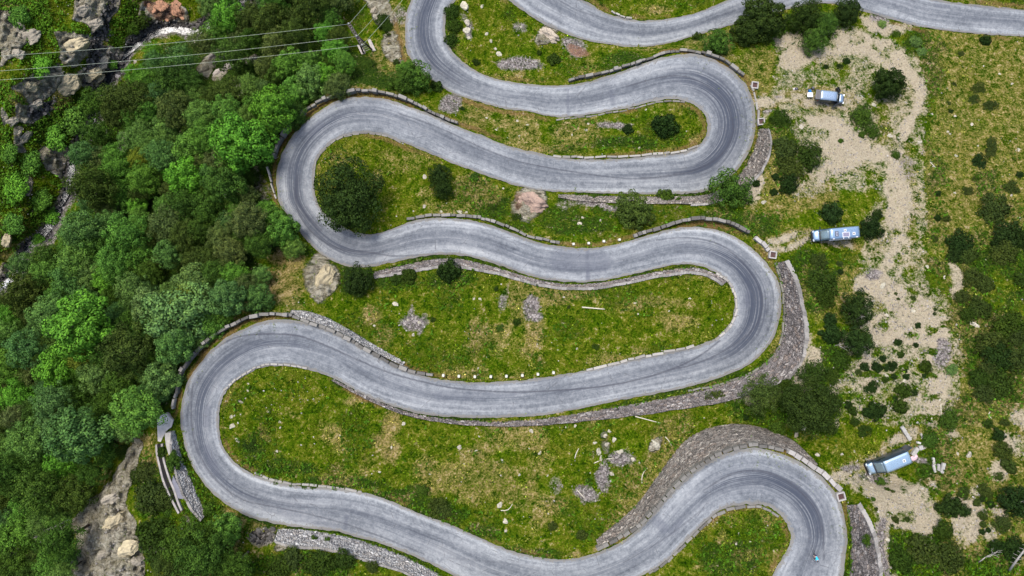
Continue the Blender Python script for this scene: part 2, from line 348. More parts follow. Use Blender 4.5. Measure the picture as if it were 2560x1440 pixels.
# pale scree and sandy tracks of the east slope
paint('dirt', poly([(330,330),(560,330),(700,230),(860,200),(1000,260),(1100,270),(1160,330),(1180,430),(1240,500),(1280,590),(1300,700),(1280,800),(1230,880),(1190,980),(1160,1060),(1130,1180),(1200,1300),(1200,1460),(1010,1460),(1000,1300),(940,1200),(880,1150),(800,1190),(700,1260),(560,1330),(520,1260),(570,1150),(540,1080),(600,960),(480,880),(450,800),(560,790),(700,870),(850,980),(960,1060),(1080,1100),(1100,1000),(1130,900),(1200,840),(1240,750),(1200,640),(1150,560),(1050,520),(980,440),(820,370),(640,390),(480,430),(420,520),(280,480),(240,400)], T4))
paint('dirt', poly([(830,80),(1060,120),(1250,190),(1200,230),(1050,240),(900,200)], T4))
paint('dirt', poly([(1010,-20),(1200,-20),(1210,200),(1180,350),(1210,440),(1100,440),(1090,350),(1030,200)], T8))
paint('dirt', poly([(770,640),(870,590),(990,580),(1060,640),(1150,700),(1280,740),(1400,800),(1480,900),(1500,1030),(1560,1150),(1500,1240),(1430,1260),(1440,1460),(1300,1460),(1350,1300),(1300,1150),(1200,1120),(1000,1150),(880,1240),(800,1300),(720,1380),(800,1200),(930,1080),(880,980),(1010,880),(930,790),(780,770)], T8))
paint('dirt', poly([(930,1080),(1350,1120),(1430,1400),(1400,1460),(760,1460),(740,1350),(830,1180)], T8), .62)
paint('dirt', poly([(760,0),(1450,0),(1480,200),(1260,250),(1200,180),(1060,100),(900,180),(720,260),(690,370),(700,200)], B4), .62)
paint('dirt', poly([(1270,60),(1450,40),(1470,200),(1280,240)], B4))
paint('dirt', poly([(820,780),(1100,700),(1200,760),(1300,830),(1400,930),(1420,1050),(1340,1130),(1200,1100),(1080,1120),(950,1000),(900,900)], B4), 1)
paint('dirt', poly([(1480,860),(1700,900),(1760,1000),(1690,1130),(1590,1230),(1520,1100)], B4), .9)
paint('dirt', poly([(1460,500),(1520,530),(1580,680),(1540,830),(1490,780)], T8), .8)
for pts, r, s in (([(2255,590),(2235,640),(2200,670),(2165,705)],20,.85),([(2215,640),(2250,690),(2300,720),(2340,760)],16,.6),([(2235,380),(2225,330),(2270,270)],16,.6),([(2280,540),(2300,640),(2330,720)],14,.45),([(2185,740),(2160,800),(2130,900)],20,.7),([(2330,800),(2370,880),(2350,960),(2340,1040)],26,.75),([(1908,258),(1960,248),(2030,240),(2120,252)],13,.8),([(1918,602),(1960,590),(2025,577)],8,.95),([(1922,622),(1970,611),(2040,602),(2120,612)],8,.95),([(2080,1186),(2150,1160),(2225,1112),(2285,1072)],13,.85),([(2100,1200),(2160,1185),(2200,1190)],10,.8),([(2140,1210),(2200,1240),(2260,1290)],22,.7),([(1900,300),(1920,262)],9,.7)): paint('dirt', cap(pts, r), s)
paint('dirt', poly([(1940,90),(2150,60),(2310,150),(2320,420),(2300,640),(2380,760),(2410,900),(2380,1060),(2300,1060),(2100,1060),(2060,960),(2150,760),(2140,640),(2190,480),(1990,500),(1980,320),(1930,240)]), .52)
for x, y, r in ((2330,1212,16),(2490,1180,30),(2540,1120,40),(2390,1085,20),(2500,1290,26),(2545,1040,40),(2130,1040,12),(2105,1010,9),(2440,1230,22),(2480,1330,26)): paint('dirt', ell(x, y, r, r*.7, .6), .8)
paint('dirt', cap([(2124,1000),(2108,1040),(2100,1070)], 6))
for x, y, rx, ry in ((1885,470,26,42),(1905,250,30,16),(1990,135,40,32),(1955,95,26,20),(2005,930,22,60),(2010,860,20,50),(2032,905,22,36),(1905,995,60,14)): paint('dirt', ell(x, y, rx, ry), .95)
paint('dirt', cap([(2204,1290),(2215,1380),(2225,1440),(2230,1500)], 14)); paint('gravel', cap([(2204,1300),(2220,1440),(2226,1500)], 10), .9)
# grey gravel and stones
for x, y, rx, ry, s in ((2270,420,30,30,.5),(2180,690,26,22,.9),(2205,40,30,12,.9),(2355,880,20,40,.9),(1300,160,52,22,.95),(1290,60,20,16,.7),(1440,118,32,22,.9),(1395,330,0.1,1,0),(1530,313,48,12,1),(1130,262,28,26,.95),(1000,40,20,30,.6),(1420,505,30,18,.6),(1490,515,60,12,.95),(1160,40,18,16,.5),(1170,70,12,30,.8),(1035,800,34,22,.9),(1028,780,10,26,.8),(1060,805,9,30,.8),(1330,770,18,34,.9),(1345,795,16,14,.9),(1265,750,12,30,.7),(1465,1240,30,24,.95),(1515,1190,18,42,.95),(1555,1150,32,16,.9),(1390,1220,16,30,.5),(1375,1265,20,10,.4),(2085,262,34,10,.4),(1950,760,.1,1,0),(2300,1110,14,10,.8),(2290,1150,20,10,.9),(2120,1170,34,8,.9),(2185,1200,40,12,.9),(1950,245,16,6,.8),(1920,275,26,7,.9),(240,1265,40,22,.95),(280,1220,30,14,.9),(270,1430,60,20,.9),(400,1382,40,14,.9),(640,1345,30,20,.5),(1905,965,40,10,.6)): 
    if s: paint('gravel', ell(x, y, rx, ry, -.5 if x < 400 else 0.1), s)
# straw coloured dry grass
for pts, r, s in (([(1905,262),(1960,250),(2020,240),(2080,228),(2130,245),(2140,270)], 20, 1),([(2060,270),(2110,268)], 14, .8),([(1915,600),(1960,588),(2020,572)], 9, 1),([(1915,625),(1970,612),(2030,602),(2140,612)], 9, 1),([(2085,1180),(2160,1155),(2230,1105),(2290,1070)], 15, 1),([(2150,1195),(2200,1185)], 10, .7),([(2265,1135),(2275,1110)], 12, .9),([(2340,1130),(2370,1120)], 8, .8)): paint('dry', cap(pts, r), s)
for x, y, rx, ry, s in ((2220,300,60,40,.6),(2190,400,70,60,.5),(2160,330,80,30,.4),(720,650,50,40,.9),(700,720,60,50,.8),(640,770,40,20,.7),(930,790,24,26,.8),(1340,830,30,50,.7),(1500,895,60,16,.5),(1650,760,90,16,.5),(1690,800,50,20,.6),(1590,770,30,14,.6),(1140,920,40,14,.6),(975,1075,22,46,.85),(960,1110,40,22,.8),(980,1130,30,26,.8),(655,1085,20,16,.8),(740,1040,20,10,.5),(900,1005,40,10,.8),(860,400,40,20,.35),(1000,400,60,40,.35),(900,380,20,16,.4),(1130,510,30,10,.5),(1690,380,40,10,.7),(1740,350,20,30,.6),(1340,370,40,14,.8),(1300,350,40,20,.5),(1630,120,60,8,.5),(1250,200,60,10,.5),(1470,190,40,14,.6),(1180,260,40,16,.6),(1280,310,50,14,.6),(1200,300,30,10,.5),(1010,90,16,80,.8),(985,60,20,60,.6),(950,150,30,40,.5),(985,150,30,40,.6),(1640,15,50,12,.8),(2400,12,140,10,.6),(1780,590,0.1,1,0),(1980,600,30,20,.6),(2200,610,60,30,.6),(2120,690,40,30,.5),(2070,740,12,24,.8),(1890,210,50,40,.5),(1900,160,60,40,.5),(1420,985,0.1,1,0),(1380,1270,30,24,.7),(1360,1300,30,20,.5),(1440,1385,30,10,.8),(1180,1160,60,20,.5),(1165,1230,40,14,.5),(1160,1250,30,14,.5),(1800,1330,16,30,.6),(1920,1300,22,14,.7),(1940,1400,20,30,.5),(1870,1385,40,16,.5),(1760,1420,40,10,.4),(355,1105,40,20,.8),(370,1150,24,24,.7),(300,1100,14,10,.9),(260,1190,30,20,.5),(700,830,0.1,1,0),(1750,240,.1,1,0),(1855,930,.1,1,0)):
    if s: paint('dry', ell(x, y, rx, ry), s)
paint('dry', poly([(2300,80),(2600,80),(2800,300),(2800,560),(2560,560),(2400,640),(2290,620),(2310,420),(2330,260),(2290,170)]), .46)
paint('dry', poly([(2380,960),(2600,900),(2800,1000),(2800,1400),(2500,1420),(2360,1250),(2330,1080)]), .5)
# ochre verge along the outer road edges
out_edge = ((DR > 0) & (DR < 16)).astype(float); paint('ochre', out_edge*np.clip((fbm(PX, PY, 120, 3, 40)-.42)*5, 0, 1), .75)
for pts in ([(468,940),(520,868),(600,815),(680,795)], [(700,360),(750,300),(830,248),(900,236),(1000,250),(1090,288)], [(443,970),(440,1040)], [(1660,140),(1750,128),(1830,172)], [(1690,560),(1760,556),(1850,580)], [(1740,1170),(1800,1130),(1890,1112),(1960,1130)], [(985,60),(1003,100),(1015,150),(1040,180)]): paint('ochre', cap(pts, 8), .9)
# dark lush growth, and the forest floor painted dark as shade under the crowns
FM = poly(FOREST); paint('lush', FM, 1.0)
for x, y, rx, ry, s in ((2000,80,120,46,1),(2150,300,40,40,.9),(2180,330,60,26,.7),(1960,320,60,40,.6),(1980,410,50,70,.7),(2240,370,14,30,.8),(2290,110,30,30,.8),(2310,300,18,120,.45),(1840,550,120,30,.75),(1880,570,70,24,.8),(2010,660,60,40,.7),(2050,720,50,60,.9),(2090,900,60,60,.7),(1900,1020,80,50,.8),(1820,1000,60,16,.6),(2000,1000,110,80,.9),(2350,1100,50,60,.8),(2340,1180,60,60,.8),(2400,1020,50,50,.7),(2430,830,90,90,.7),(2500,900,90,140,.9),(2540,640,60,80,.8),(2440,640,70,70,.7),(2420,720,60,50,.6),(2520,540,70,40,.5),(2330,560,40,60,.5),(2350,700,60,60,.4),(2300,1390,120,60,1),(2480,1400,80,50,.9),(2170,1350,30,40,.8),(2330,1330,40,36,.9),(1560,530,90,30,.7),(1400,540,70,40,.6),(1450,570,90,26,.7),(1180,470,60,40,.6),(1230,510,60,30,.7),(1280,555,60,20,.6),(1560,365,90,20,.7),(1420,372,60,16,.6),(1650,330,60,30,.6),(1120,25,20,60,.8),(1130,110,12,26,.7),(1270,30,20,20,.6),(1560,145,70,16,.7),(1500,165,60,14,.6),(1680,95,70,14,.6),(880,700,60,40,.8),(980,700,80,26,.7),(1130,700,70,30,.7),(1440,735,120,20,.5),(940,830,80,40,.4),(1040,880,50,40,.4),(625,1120,36,40,.8),(700,1170,110,20,.85),(860,1200,120,18,.9),(1000,1235,80,22,.9),(1080,1265,60,26,.9),(1120,1290,60,20,.9),(1200,1340,60,20,.8),(1330,1380,80,14,.8),(1460,1050,90,20,.4),(1500,1130,30,14,.5),(1560,1200,70,60,.4),(1500,1310,90,40,.4),(1480,1220,12,30,.8),(370,1190,40,60,.8),(390,1260,50,50,.9),(380,1340,60,30,.9),(500,1380,110,60,1),(700,1410,120,30,.8),(830,1420,60,26,.8),(1830,1390,90,50,.75),(1900,1330,70,50,.5),(480,1300,30,30,.8),(900,560,30,16,.7),(840,540,50,30,.8),(100,60,30,80,.5),(90,140,40,40,.4),(60,330,40,60,.5),(150,290,60,90,.7),(120,330,40,60,.8),(30,450,60,80,.6),(100,520,40,50,.7),(80,390,40,40,.6),(330,40,30,40,.8),(870,50,60,60,.5),(860,130,60,40,.5),(960,60,12,30,.8),(910,190,80,40,.5)):
    paint('lush', ell(x, y, rx, ry), s)
# ditch grass between road and uphill walls
ditch = np.zeros((NY, NX))
for k in ('upper right', 'middle right', 'bottom right', 'centre', 'lower left', 'lower'):
    ditch = np.maximum(ditch, cap(WALLS[k]['B'][::3], 9))
ditch = np.maximum(ditch, cap([(770,620),(810,655),(860,678),(930,676)], 9)); ditch = np.maximum(ditch, cap([(452,1100),(475,1180),(520,1240),(590,1292),(680,1316)], 11))
paint('lush', ditch, .9); MK['dry'] *= 1-np.clip(ditch, 0, 1); MK['ochre'] *= 1-np.clip(ditch, 0, 1)
# bare rock
for pts in ([(0,60),(110,60),(200,150),(210,290),(120,370),(0,480)], [(500,0),(880,0),(850,100),(740,180),(700,290),(640,200),(520,170)], [(400,230),(700,290),(640,420),(560,500),(440,490),(420,400)], [(550,540),(760,400),(860,330),(860,440),(760,530),(640,610)], [(80,620),(210,520),(420,480),(460,570),(400,690),(230,760),(180,690)], [(120,740),(230,760),(400,720),(410,790),(300,860),(200,900),(120,880)], [(90,920),(180,920),(190,1110),(100,1050)], [(0,780),(70,850),(0,920)], [(280,1060),(480,1060),(500,1200),(440,1330),(330,1240)], [(170,1180),(250,1290),(240,1400),(160,1400)], [(850,960),(930,960),(910,1120),(840,1100)], [(1430,460),(1600,340),(1660,360),(1500,560),(1440,510)], [(1510,570),(1700,430),(1880,390),(1830,470),(1700,500),(1580,600)], [(1680,690),(1770,610),(1740,700)], [(640,390),(760,320),(860,330),(760,420)], [(1040,40),(1300,0),(1400,130),(1350,230),(1180,200),(1020,190)], [(1700,-20),(1960,-20),(1900,90),(1720,40)]): paint('rock', poly(pts, T1))
paint('red', poly([(1040,40),(1300,10),(1370,120),(1180,190)], T1)); paint('red', ell(1450,125,34,12), .8); paint('red', ell(1300,500,20,24), .6); paint('red', ell(2330,1240,.1,.1), 0)
for pts in ([(0,320),(60,350),(90,390),(0,410)], [(0,520),(100,540),(60,640),(0,660)]): paint('rock', poly(pts, T5))
paint('rock', poly([(980,420),(1030,500),(960,640),(930,760),(920,900),(960,1130),(1000,1260),(1060,1500),(380,1500),(560,1330),(560,1130),(520,1080),(650,900),(830,760),(860,640)], B1))
paint('gravel', poly([(860,760),(930,900),(900,1130),(800,1440),(420,1440),(560,1200),(700,950)], B1), .62)
paint('rock', poly([(1310,980),(1390,1080),(1340,1080)], B1)); paint('rock', poly([(0,1240),(150,1220),(120,1300),(0,1360)], B1), .8)
for x, y, rx, ry, s in ((800,700,44,50,.9),(935,20,18,60,.9),(985,120,26,40,.7),(965,30,14,50,.8),(1370,85,36,26,.85),(1325,505,50,36,.9),(1640,1115,24,16,.8),(800,650,20,20,.7),(650,1340,30,26,.9),(700,1360,20,14,.7),(590,1312,16,10,.6),(1520,1105,16,40,.5),(640,440,0.1,1,0),(655,450,16,60,.45),(640,470,14,40,.5)):
    if s: paint('rock', ell(x, y, rx, ry, -.4), s)
paint('wet_dark', cap(STREAM, 15), 1.0); paint('wet_dark', cap(GULLY, 12), .9); paint('wet_dark', cap([(230,130),(330,150),(300,190)], 16), .5)
paint('wet_dark', poly([(440,1270),(600,1240),(600,1420),(440,1420)], T1), .7); paint('wet_dark', ell(650,1340,26,20), .9); paint('wet_dark', poly([(200,760),(400,720),(420,790),(220,890)], T1), .7)  # the ellipse only darkens the ground at the rock hole
paint('gravel', cap(STREAM, 26), .8)
MK['lush'] *= 1-0.9*np.clip(MK['rock'], 0, 1)
for k in ('lush', 'dry'): MK[k] *= 1-.85*np.clip(np.maximum(MK['dirt'], MK['gravel'])-.3, 0, 1)
MK['dry'] = np.maximum(MK['dry'], np.clip((fbm(PX, PY, 120, 4, 171)-.56)*5, 0, .55)*(1-FM)*(DR > 4))
mott = fbm(PX, PY, 75, 4, 131); east = np.clip((PX-2250)/60, 0, 1)*np.clip((760-PY)/200+.6, 0, 1)
MK['lush'] = np.maximum(MK['lush'], np.clip((mott-.52)*6, 0, .85)*(.5+.5*east)*(DR > 10)*(1-np.clip(MK['dirt']+MK['gravel']+MK['rock'], 0, 1)))
MK['dirt'] *= np.clip(1.05-.55*np.clip((fbm(PX, PY, 34, 4, 140)-.50)*5, 0, 1), 0, 1)
# relief: tussocks, broken rock faces, nothing on the road
amp = np.clip((np.minimum(DR, DW+2)-4)/30, 0, 1)
n1 = fbm(PX, PY, 26, 4, 51)-.5; n2 = fbm(PX, PY, 110, 3, 61)-.5
rid = 1-np.abs(2*fbm(PX*1.3+PY*.35, PY-PX*.35, 60, 5, 71)-1); rid2 = 1-np.abs(2*fbm(PX, PY, 18, 4, 77)-1)
Z = Z + amp*(n1*.7+n2*1.2) + amp*np.clip(MK['rock'], 0, 1)*((rid-.75)*(2.1+1.2*(PY > 1000))+(rid2-.75)*1.9) - amp*np.clip(MK['wet_dark'], 0, 1)*.6
terr = np.sin((PY+(fbm(PX, PY, 60, 3, 90)-.5)*60+PX*.12)/9.0)
Z = Z + amp*.22*np.clip(terr, -.3, 1)*np.clip(MK['dirt'], 0, 1)*((PX > 2100) & (PY > 700))
for cx, cy, rr in ((2075,246,60),(2090,588,78),(2220,1157,80)):
    q = np.clip(1.6-np.hypot(PX-cx, (PY-cy)*1.5)/rr*1.1, 0, 1); m = q > .9; Z = Z*(1-q)+q*Z[m].mean()
Z = np.where(roadm, Z-.14, Z)
Z = np.where(wallm, Z-.10, Z)
def ground(px, py):
    x = min(max((px-GX[0])/ST, 0), NX-1.001); y = min(max((py-GY[0])/ST, 0), NY-1.001); i, j = int(x), int(y); u, v = x-i, y-j
    return float((Z[j, i]*(1-u)+Z[j, i+1]*u)*(1-v)+(Z[j+1, i]*(1-u)+Z[j+1, i+1]*u)*v)
def to_px(x, y, z): return x*F/(H-z)+CX, CY-y*F/(H-z)
def stand(px, py, hc=0.0):
    """foot of a thing whose middle, hc above its foot, is seen at px, py"""
    z = ground(px, py)
    for _ in range(6):
        x, y, _z = W(px, py, z+hc); z = ground(*to_px(x, y, z))
    return Vector((x, y, z))
def mval(k, px, py):
    i = int(min(max((px-GX[0])/ST, 0), NX-1)); j = int(min(max((py-GY[0])/ST, 0), NY-1)); return float(MK[k][j, i])
# ------------------------------------------------------------------ ground sheet
t2 = np.clip((terr-.45)*4, 0, 1)*np.clip((fbm(PX, PY, 30, 3, 95)-.35)*4, 0, 1)*((PX > 2090) & (PY > 770) & (PY < 1060))
MK['dirt'] = np.clip(MK['dirt'], 0, 1)*(1-.75*t2); MK['lush'] = np.maximum(MK['lush'], .55*t2)
ring_r = (200.0, 500.0, 1200.0, 3000.0, 8000.0)
def pad2(a): return np.pad(a, len(ring_r), mode='edge')
gx = np.concatenate([[GX[0]-r for r in ring_r[::-1]], GX, [GX[-1]+r for r in ring_r]])
gy = np.concatenate([[GY[0]-r for r in ring_r[::-1]], GY, [GY[-1]+r for r in ring_r]])
EX, EY = np.meshgrid(gx, gy); EZ = pad2(Z)
me = qmesh('ground', Wa(EX, EY, EZ).reshape(-1, 3), grid_quads(len(gy), len(gx))[:, ::-1])
cl = lambda k: np.clip(np.pad(MK[k], len(ring_r), mode='constant'), 0, 1).ravel()
attr(me, 'cover_a', np.stack([cl('dry'), cl('dirt'), cl('gravel'), cl('rock')], 1))
attr(me, 'cover_b', np.stack([cl('lush'), cl('red'), cl('ochre'), cl('wet_dark')], 1))
t = NT('hillside'); P = t.coord()
A = t.at('cover_a'); Bc = t.at('cover_b')
sa = t.n('ShaderNodeSeparateColor', {'Color': A.outputs['Color']}); sb = t.n('ShaderNodeSeparateColor', {'Color': Bc.outputs['Color']})
dry, dirt, grav, rock = sa.outputs[0], sa.outputs[1], sa.outputs[2], A.outputs['Alpha']
lush, red, ochre, wet_dark = sb.outputs[0], sb.outputs[1], sb.outputs[2], Bc.outputs['Alpha']
nL = t.noise(P, .22, 4, .6, .4); nM = t.noise(P, .9, 5, .62, .6); nF = t.noise(P, 3.2, 5, .65); nT = t.noise(P, 9.0, 3, .7)
nG = t.math('MULTIPLY_ADD', t.math('SUBTRACT', nM, .5), .9, nF)
grass = t.ramp(nG, [(.26, (.008,.024,.0015)), (.41, (.034,.078,.002)), (.56, (.078,.134,.004)), (.76, (.185,.205,.022))])
grass2 = t.ramp(nG, [(.26, (.014,.034,.002)), (.43, (.066,.100,.004)), (.60, (.150,.160,.014)), (.78, (.34,.285,.08))])
c = t.mix(t.sharp(nL, nM, 1.2, 3.4), grass, grass2)
lushc = t.ramp(nF, [(.3, (.008,.020,.004)), (.5, (.022,.050,.008)), (.72, (.055,.092,.014))])
c = t.mix(t.math('MULTIPLY', t.sharp(lush, nM, 1.1, 2.6), .92), c, lushc)
dryc = t.ramp(nG, [(.26, (.060,.062,.010)), (.44, (.190,.150,.045)), (.6, (.34,.25,.105)), (.78, (.50,.39,.20))])
c = t.mix(t.math('MULTIPLY', t.sharp(t.math('MULTIPLY', dry, .85), nG, 1.5, 1.7), .9), c, dryc)
c = t.mix(t.math('MULTIPLY', t.sharp(ochre, nM, 1.0, 2.4), .85), c, t.ramp(nF, [(.3, (.10,.065,.020)), (.7, (.27,.175,.07))]))
vs = t.voro(P, 5.5); stone_c = t.ramp(vs.outputs['Color'], [(.1, (.19,.165,.145)), (.5, (.33,.285,.24)), (.9, (.55,.49,.42))])
dirtc = t.mix(.45, t.ramp(nF, [(.3, (.31,.255,.16)), (.5, (.51,.435,.285)), (.75, (.70,.61,.41))]), t.mix(t.math('LESS_THAN', vs.outputs['Distance'], .45), (.37,.31,.24), stone_c))
nD = t.math('MULTIPLY_ADD', t.math('SUBTRACT', nF, .5), .8, nM)
c = t.mix(t.sharp(t.math('MULTIPLY', dirt, .95), nD, 1.7, 2.2), c, dirtc)
vg = t.voro(P, 3.2); gravc = t.mix(t.math('GREATER_THAN', vg.outputs['Distance'], .62), t.ramp(vg.outputs['Color'], [(.1, (.15,.13,.125)), (.5, (.27,.235,.22)), (.9, (.44,.40,.375))]), (.12,.105,.098))
c = t.mix(t.sharp(t.math('MULTIPLY', grav, .84), nD, 1.5, 2.4), c, gravc)
Pr = t.map(P, (.55, 1.1, .55)); nR = t.noise(Pr, .9, 8, .68, 1.2); crack = t.voro(t.map(P, (.5, 1.0, .6)), .75, 'DISTANCE_TO_EDGE').outputs['Distance']
rockc = t.ramp(nR, [(.30, (.035,.032,.028)), (.38, (.18,.16,.125)), (.46, (.38,.345,.265)), (.66, (.64,.60,.48))])
rockc = t.mix(t.math('MULTIPLY', t.sharp(nL, nM, 1.2, 3), .5), rockc, t.ramp(nF, [(.3, (.085,.08,.03)), (.7, (.22,.19,.08))]))
rockc = t.mix(t.math('MULTIPLY', t.math('SUBTRACT', .05, crack, clamp=True), 9.0, clamp=True), rockc, (.02,.02,.02))
mr = t.sharp(rock, nR, 1.0, 4.0)
c = t.mix(mr, c, rockc)
c = t.mix(t.math('MULTIPLY', t.sharp(red, nF, .8, 3), .8), c, t.ramp(nR, [(.3, (.10,.05,.035)), (.6, (.30,.165,.105)), (.8, (.42,.27,.2))]))
c = t.mix(t.math('MULTIPLY', t.sharp(wet_dark, nM, .9, 3), .85), c, t.mix(t.math('GREATER_THAN', vg.outputs['Distance'], .5), t.ramp(vg.outputs['Color'], [(.2, (.03,.03,.034)), (.55, (.09,.087,.092)), (.9, (.28,.27,.28))]), (.012,.012,.014)))
hgt = t.math('ADD', t.math('MULTIPLY', nF, .6), t.math('ADD', t.math('MULTIPLY', nT, .35), t.math('MULTIPLY', t.math('MULTIPLY', nR, mr), 1.6)))
t.bump(hgt, .8, 1.0)
GROUND = tag(obj('ground', me, t.out(c, 1.0, .0)), 'grassy mountainside with scree, rock and bare earth under the hairpin road', 'ground', kind='structure')

# ------------------------------------------------------------------ the road
M = 49; K = np.linspace(0, 1, M)
jag = np.stack([fbm(RT, RT*0, 14, 3, 5)-.5, fbm(RT, RT*0+50, 14, 3, 6)-.5], 1)*5.0
wd = np.linalg.norm(RP[:, 2:]-RP[:, :2], axis=1); u0 = -jag[:, 0]/wd; u1 = 1+jag[:, 1]/wd
KU = u0[:, None]+(u1-u0)[:, None]*K[None]
rx = RP[:, 0:1]*(1-KU)+RP[:, 2:3]*KU; ry = RP[:, 1:2]*(1-KU)+RP[:, 3:4]*KU
rz = RZ[:, None]+.02+.05*(1-(2*KU-1)**2)
RV = Wa(rx, ry, rz); me = qmesh('road', RV.reshape(-1, 3), grid_quads(NS, M)[:, ::-1])
wm = wd.mean()/15.5
# curvature: hairpins carry the polished dark tyre bands
d1 = np.gradient(RC, axis=0); hd = np.unwrap(np.arctan2(d1[:, 1], d1[:, 0])); curv = np.abs(gsmooth(np.gradient(hd)[:, None], 12)[:, 0])
hair = np.clip((gsmooth(curv[:, None], 15)[:, 0]-.010)/.022, 0, 1)
seam = np.zeros((NS, M)); patch = np.zeros((NS, M))
def near(pts, r):
    p = catmull(pts, 3); m = np.zeros((NS, M))
    for x, y in p:
        q = (rx-x)**2+(ry-y)**2; m = np.maximum(m, np.clip(1.6-q/r**2, 0, 1))
    return m
for pts, r, s in (([(999,285),(1060,305),(1135,336),(1210,372),(1300,404),(1400,424),(1530,443),(1620,446),(1700,432)],1.6,.9),([(470,980),(480,930),(520,885),(580,848),(640,836),(735,838),(800,858),(860,884),(930,915),(1000,940),(1100,964),(1180,975),(1300,980),(1450,972),(1560,957),(1660,930),(1740,895),(1800,852)],2.2,1),([(482,960),(478,1020),(484,1090),(505,1150),(545,1205),(610,1250),(700,1270),(790,1290),(870,1312),(960,1345),(1060,1385)],2.0,.8),([(735,470),(748,535),(790,590),(850,622),(930,632),(985,640),(1060,637),(1140,637)],2.2,.8),([(745,440),(742,480),(758,530),(800,575)],5,.5),([(1395,0),(1450,28),(1510,45),(1560,58)],1.6,.7),([(1050,30),(1047,80),(1060,130),(1100,180),(1150,210)],1.8,.5),([(1570,215),(1640,196),(1700,190),(1750,205),(1800,240),(1828,290),(1830,340),(1800,390),(1750,420),(1680,440),(1600,445)],1.8,.8),([(1640,600),(1720,594),(1800,612),(1860,660),(1898,720),(1905,770),(1885,820),(1830,865),(1750,905),(1640,935)],1.8,.8),([(1760,1225),(1830,1185),(1900,1178),(1970,1205),(2030,1260),(2055,1320),(2060,1400)],2.2,.9),([(600,1230),(650,1246),(740,1262)],1.5,.5),([(1120,1395),(1240,1405),(1350,1420)],2,.4),([(1560,1405),(1640,1360),(1700,1318),(1760,1270)],2,.6),([(600,860),(700,868),(780,900),(880,945)],1.4,.35)):
    seam = np.maximum(seam, near(pts, r)*s)
for pts, r, s in (([(1400,650),(1450,648),(1478,650),(1500,655)],26,.55),([(1468,625),(1470,700)],5,.9),([(1420,225),(1420,290)],3,.7),([(1530,230),(1532,260)],6,.6),([(1800,810),(1850,775),(1870,730)],8,.3),([(866,1290),(864,1320)],4,.7),([(1640,1300),(1660,1320)],12,.6),([(1680,1330),(1700,1305)],8,.5),([(2340,14),(2370,15)],5,.55),([(800,310),(780,330)],10,.5),([(1880,1400),(1935,1395)],0.1,0),([(1330,20),(1400,50)],6,.3),([(1870,732),(1868,760)],6,.6),([(1100,990),(1200,985)],14,.25),([(1560,1050),(1640,1020)],8,.2),([(1220,985),(1250,990),(1290,985)],4,.5),([(700,1280),(800,1310),(950,1360),(1080,1410)],10,.35),([(520,1120),(540,1180)],10,.5),([(520,1020),(515,1060)],9,.5)):
    if s: patch = np.maximum(patch, near(pts, r)*s)
attr(me, 'lane', np.stack([np.repeat(RS[:, None], M, 1), KU*wm, np.repeat(hair[:, None], M, 1)], -1), 'FLOAT_VECTOR')
attr(me, 'marks', np.stack([np.clip(seam, 0, 1), np.clip(patch, 0, 1), np.abs(2*KU-1)**6, np.ones((NS, M))], -1))
t = NT('asphalt'); lane = t.at('lane').outputs['Vector']; mk = t.n('ShaderNodeSeparateColor', {'Color': t.at('marks').outputs['Color']})
sx = t.n('ShaderNodeSeparateXYZ', {'Vector': lane}); hairv = sx.outputs[2]; P = t.coord()
flat = t.n('ShaderNodeCombineXYZ', {'X': sx.outputs[0], 'Y': sx.outputs[1], 'Z': 0.0}).outputs[0]
s1 = t.noise(t.map(flat, (.035, 1.1, 1)), 1.0, 5, .6, .15); s2 = t.noise(t.map(flat, (.05, 5.0, 1)), 1.0, 4, .65, .1); s3 = t.noise(t.map(flat, (.12, .35, 1)), 1.0, 4, .6)
grain = t.noise(P, 3.6, 4, .8); fine = t.noise(P, 1.4, 5, .6)
val = t.math('MULTIPLY_ADD', t.math('SUBTRACT', s1, .5), .95, .5)
val = t.math('MULTIPLY_ADD', t.math('SUBTRACT', s2, .5), .40, val)
val = t.math('MULTIPLY_ADD', t.math('SUBTRACT', s3, .5), .70, val)
val = t.math('MULTIPLY_ADD', t.math('SUBTRACT', fine, .5), .62, val)
val = t.math('MULTIPLY_ADD', t.math('SUBTRACT', grain, .5), .60, val)
base = t.ramp(val, [(.14, (.070,.078,.090)), (.40, (.160,.172,.186)), (.60, (.258,.272,.284)), (.88, (.392,.402,.400))])
# band of rubber in the hairpins, centred on the lane
v = t.math('DIVIDE', sx.outputs[1], wm); dv = t.math('ABSOLUTE', t.math('SUBTRACT', v, .47))
band = t.math('MULTIPLY', t.math('SUBTRACT', 1.0, t.math('MULTIPLY', dv, 2.35), clamp=True), t.math('MULTIPLY_ADD', hairv, .85, .58))
streak = t.math('MULTIPLY_ADD', t.math('SUBTRACT', s2, .44), 5.5, .35, clamp=True)
dk = t.math('MULTIPLY', band, t.math('MULTIPLY_ADD', streak, .80, .34), clamp=True)
base = t.mix(t.math('MULTIPLY', dk, .95), base, (.040,.048,.068))
base = t.mix(t.math('MULTIPLY', mk.outputs[1], t.math('MULTIPLY_ADD', fine, 1.0, .15)), base, (.075,.082,.108))
base = t.mix(t.math('MULTIPLY', mk.outputs[0], t.math('MULTIPLY_ADD', grain, 1.4, -.05, clamp=True)), base, (.040,.042,.055))
base = t.mix(t.math('MULTIPLY', t.math('GREATER_THAN', t.math('MULTIPLY_ADD', grain, .5, t.math('MULTIPLY_ADD', fine, .5, t.math('MULTIPLY', mk.outputs[2], .42))), .70), .75), base, (.15,.14,.12))
crk = t.voro(t.map(flat, (.22, .34, 1)), 1.0, 'DISTANCE_TO_EDGE').outputs['Distance']
